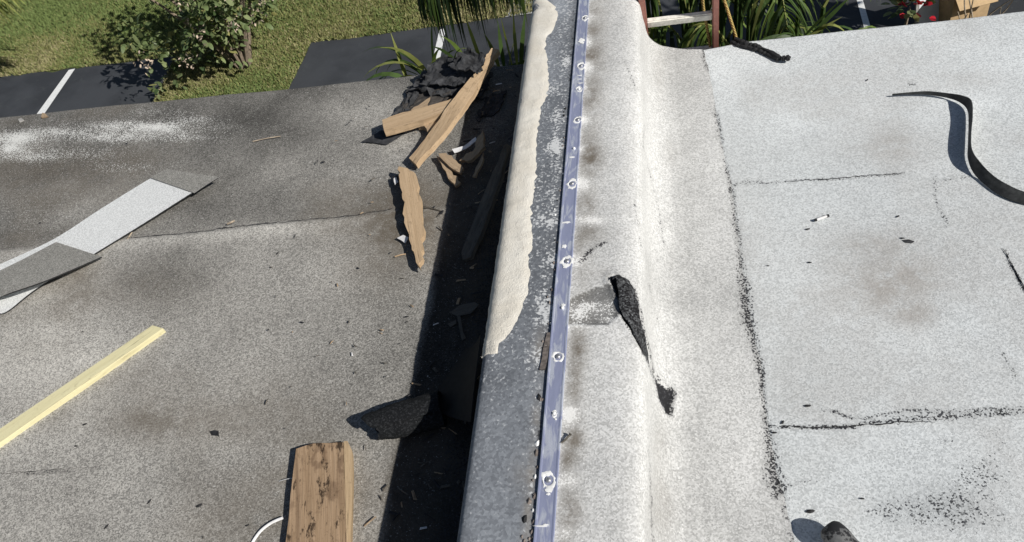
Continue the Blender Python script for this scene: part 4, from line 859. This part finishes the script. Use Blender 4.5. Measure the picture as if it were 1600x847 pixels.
strap('strap_leaf_plant', 'upright strap leaf plant between the torn felt and the parapet behind the roof edge', 770, 106, 4.0,
      [(-18, -8, -.02, 1, .36, .12), (-4, 0, .0, 1, .28, .3), (18, 0, .05, 1, .30, .5), (30, -4, .03, 1, .36, .1), (38, -4, .12, 1, .34, .2), (-40, -4, -.1, 1, .28, 1.8), (-34, 0, -.35, 1, .32, 2.4), (8, 4, .9, .25, .34, -.1), (2, 6, 1, .12, .34, -.2), (-58, -2, .2, 1, .26, 1.6), (44, 0, .2, 1, .34, .4), (24, 4, .3, 1, .26, .6), (-50, 2, -.3, 1, .26, 1.8), (10, 0, -.05, 1, .26, 1.2)], .015)
# clump palms behind the ladder
ML = [m_pmid, m_pbright, m_pdark, m_pyel]
def clump(label, c, n_, zr, hgt, spread_, seed, dens=30, L=.5, reach=.9, width=.012, pm=(.36, .34, .22, .08), dr=2.2):
    t_ = thing('clump_palm', label, 'palm', (c[0], c[1], GZ))
    for k_ in range(n_):
        an = k_*2.399+seed; b_ = np.array([c[0]+.18*math.cos(an)*spread_, c[1]+.16*math.sin(an)*spread_, GZ]); e_ = np.array([math.cos(an), math.sin(an), 0])
        top = np.array([b_[0], b_[1], 0])+e_*.15+np.array([0, 0, rng.uniform(*zr)])
        st = tube('stem', [b_, (b_+top)/2+e_*.03, top], [.028, .024, .016], m_pmid, t_, 6)
        r_ = reach*rng.uniform(.7, 1.15)
        frond([top, top+e_*r_*.35+[0, 0, hgt*.7], top+e_*r_*.75+[0, 0, hgt*.75], top+e_*r_+[0, 0, hgt*.25]], dens, L, width, dr, ML, t_, .012, .75, pm)
    return t_
clump('dense clump of thin leaved palms seen between the ladder rails', (.12, 5.3), 15, (-1.3, .0), .35, 1.4, .4, 30, .5, .75)
clump('thin leaved clump palm right of the ladder behind the roof edge', (.42, 5.2), 12, (-1.3, .05), .35, 1.2, 1.7, 30, .42, .45)
clump('low bushy palm seen right of the tar strip at the roof edge', (.66, 4.5), 12, (-1.1, -.50), .22, .9, 2.6, 30, .26, .34, .010, (.3, .3, .3, .1))
clump('shaded palm clump farther back behind the ladder', (.0, 6.8), 12, (-2.2, -1.0), .35, 1.6, 3.3, 30, .6, .75)
clump('pale leaved palm clump at the top right corner', (4.2, 8.9), 9, (-2.2, -1.3), .4, 1.2, .9, 28, .5, .6, .016, (.25, .3, .1, .35), 2.6)
strap('strap_leaf_plant', 'plant with long bent pale green leaves at the right end of the bushy palm', 1275, 62, 4.25,
      [(-10, -4, .8, .9, .32, .1), (-22, -2, .75, .8, .30, .1), (-6, -4, .2, 1, .26, 3.0), (2, 0, 1, .25, .20, .3), (4, -8, .5, 1, .30, 2.6), (-40, -4, -.6, .3, .22, .8), (-20, 2, .5, .3, .24, .2), (-28, 0, -.4, 1, .2, 1.8)], .013)
# shrub on the lawn
def shrub():
    b0 = at(383, 104, GZ); t_ = thing('shrub', 'leafy shrub with pale dry seed heads throwing a dark shadow over lawn and asphalt', 'shrub', tuple(b0))
    LF, LD, SD = [], [], []
    cent = b0+np.array([-.05, .15, 1.35])
    tips = []
    for k_ in range(11):
        an = k_*2.4+.5; rr_ = rng.uniform(.35, 1.0)
        e_ = np.array([math.cos(an)*rr_-.05, math.sin(an)*rr_*.8+.1, rng.uniform(1.1, 2.0)])
        P = spline([b0+np.array([math.cos(an)*.06, math.sin(an)*.06, 0]), b0+e_*.4+np.array([.05*math.cos(an), 0, .1]), b0+e_], 5)
        tube('stem', P, np.linspace(.035, .008, len(P)), m_bark, t_, 6); tips.append((P, e_))
    N = 44; cl = []
    while len(cl) < N:
        q = rng.normal(0, 1, 3); q /= np.linalg.norm(q); q *= rng.uniform(.45, 1)**.5
        p_ = cent+q*np.array([.98, .85, .9])
        if p_[2]-b0[2] < .35+.35*rng.random() and p_[0] > b0[0]-.2: continue
        cl.append(p_)
    # a low skirt reaching left over the asphalt
    cl += [b0+np.array([-.45-.22*k_, -.2+.2*math.sin(k_*2), .40+.14*k_]) for k_ in range(4)] + [b0+np.array([-.95, -.40, .16]), b0+np.array([.0, -.15, .45]), b0+np.array([.1, -.05, .75])]
    for p_ in cl:
        k_ = rng.integers(30, 66); o_ = rng.normal(0, 1, (k_, 3)); o_ /= np.linalg.norm(o_, axis=1, keepdims=True); o_ *= (rng.uniform(.1, 1, k_)**.5)[:, None]*rng.uniform(.20, .34)
        LF.append(p_+o_); LD.append(o_/.3+np.array([.3, -.3, .5])+rng.normal(0, .5, (k_, 3)))
    LF = np.vstack(LF); LD = np.vstack(LD); n_ = len(LF)
    blades('foliage', LF, LD, rng.uniform(.06, .13, n_), rng.uniform(.020, .038, n_), rng.uniform(.2, 1.2, n_), m_lf, t_, rng.choice(4, n_, p=[.42, .33, .09, .16]), 4)
    SF, SDd = [], []
    for j in rng.choice(len(cl), 24, replace=False):
        p_ = cl[j]+np.array([.12, -.22, .12])+rng.normal(0, .08, 3); k_ = 24; SF.append(p_+rng.normal(0, .055, (k_, 3))); SDd.append(rng.normal(0, 1, (k_, 3)))
    SF = np.vstack(SF); blades('seed_heads', SF, np.vstack(SDd), .045, .011, .5, m_seed, t_, None, 4)
shrub()
def tree(name, label, b0, h, rad, ncl, seed):
    b0 = np.array(b0); t_ = thing(name, label, 'tree', tuple(b0)); cent = b0+np.array([0, 0, h])
    trunk(t_, b0, h, .12)
    for k_ in range(6):
        an = k_*1.05+seed; e_ = np.array([math.cos(an)*rad*.6, math.sin(an)*rad*.6, h+.3*rad])
        tube('limb', [b0+np.array([0, 0, h*.6]), b0+e_*.8, b0+e_], [.06, .04, .015], m_bark, t_, 6)
    LF, LD = [], []
    for k_ in range(ncl):
        q = rng.normal(0, 1, 3); q /= np.linalg.norm(q); p_ = cent+q*rng.uniform(.4, 1)**.6*np.array([rad, rad, rad*.65])
        n_ = 80; o_ = rng.normal(0, .18*rad, (n_, 3)); LF.append(p_+o_); LD.append(o_+rng.normal(0, .3, (n_, 3)))
    LF = np.vstack(LF); n_ = len(LF); blades('unseen_shade_tree_crown', LF, np.vstack(LD), rng.uniform(.12, .22, n_), rng.uniform(.035, .06, n_), .6, m_lf, t_, rng.choice(4, n_, p=[.4, .3, .05, .25]), 4)
tree('unseen_shade_tree', 'broad leafy tree added beyond the right side of the photo shading the asphalt', (4.4, 6.5, GZ), 3.0, .75, 60, .3)  # unseen tree, added so its crown shades the asphalt
# things beyond the right roof edge
m_card = simple('brown_cardboard', (.52, .37, .21), .9, .10, 12)
c0 = at(1494, 34, GZ); bxT = thing('cardboard_box', 'open brown cardboard box standing beyond the right roof edge', 'box', tuple(c0))
s_ = .50
for nm, off_, dim in (('side_panel', (0, -.25, .3), (.55, .012, .6)), ('side_panel', (0, .25, .3), (.55, .012, .6)), ('side_panel', (-.27, 0, .3), (.012, .488, .6)), ('side_panel', (.27, 0, .3), (.012, .488, .6)), ('base_panel', (0, 0, .01), (.52, .48, .012))):
    boxmesh(nm, dim, Matrix.Translation(c0) @ Matrix.Rotation(.25, 4, 'Z') @ Matrix.Scale(.72, 4) @ Matrix.Translation(off_), m_card, bxT)
boxmesh('flap', (.54, .2, .01), Matrix.Translation(c0) @ Matrix.Rotation(.25, 4, 'Z') @ Matrix.Scale(.72, 4) @ Matrix.Translation((0, -.33, .545)) @ Matrix.Rotation(.6, 4, 'X'), m_card, bxT)
c0 = at(1444, 34, GZ); M4 = Matrix.Translation(c0+np.array([0, .0, .45])) @ Matrix.Rotation(.2, 4, 'Z') @ Matrix.Rotation(-.30, 4, 'X')
wp = thing('leaning_sheet', 'white panel leaning beside the cardboard box beyond the right roof edge', 'panel', tuple(c0)); boxmesh('board_face', (.26, .02, .95), M4, simple('white_panel_paint', (.80, .81, .82), .5, .04, 8), wp, .004)
boxmesh('frame_strip', (.03, .026, .95), M4 @ Matrix.Translation((-.147, 0, 0)), m_conc, wp, .003)
c0 = at(1412, 50, GZ); fl_ = thing('red_flower_plant', 'small plant with red flowers left of the white panel', 'plant', tuple(c0))
tube('stem', [c0, c0+np.array([.02, 0, .3])], [.02, .01], m_bark, fl_, 6); k_ = 60; o_ = rng.normal(0, .08, (k_, 3))
blades('foliage', c0+np.array([0, 0, .38])+o_, o_+[0, 0, .1], .1, .03, .6, m_lf, fl_, rng.choice(4, k_), 4)
m_red = leafmat('red_petals', (.55, .02, .035), .2, .2); o_ = rng.normal(0, .08, (30, 3)); blades('flowers', c0+np.array([0, -.08, .42])+o_, o_+[0, -.1, .1], .07, .03, .4, m_red, fl_, None, 4)
c0 = at(1505, 32, GZ); tw = thing('dead_branch', 'bare dead branches lying against the cardboard box', 'branch', tuple(c0))
for k_ in range(9):
    an = rng.uniform(-1.2, 1.2); e_ = np.array([math.sin(an)*.6-.15, -.25+rng.uniform(-.2, .2), rng.uniform(.3, .8)]); tube('twig', spline([c0+np.array([0, -.3, .02]), c0+np.array([0, -.3, 0])+e_*.5+rng.normal(0, .04, 3), c0+np.array([0, -.3, 0])+e_], 4), np.linspace(.012, .004, 9), m_twig, tw, 5)
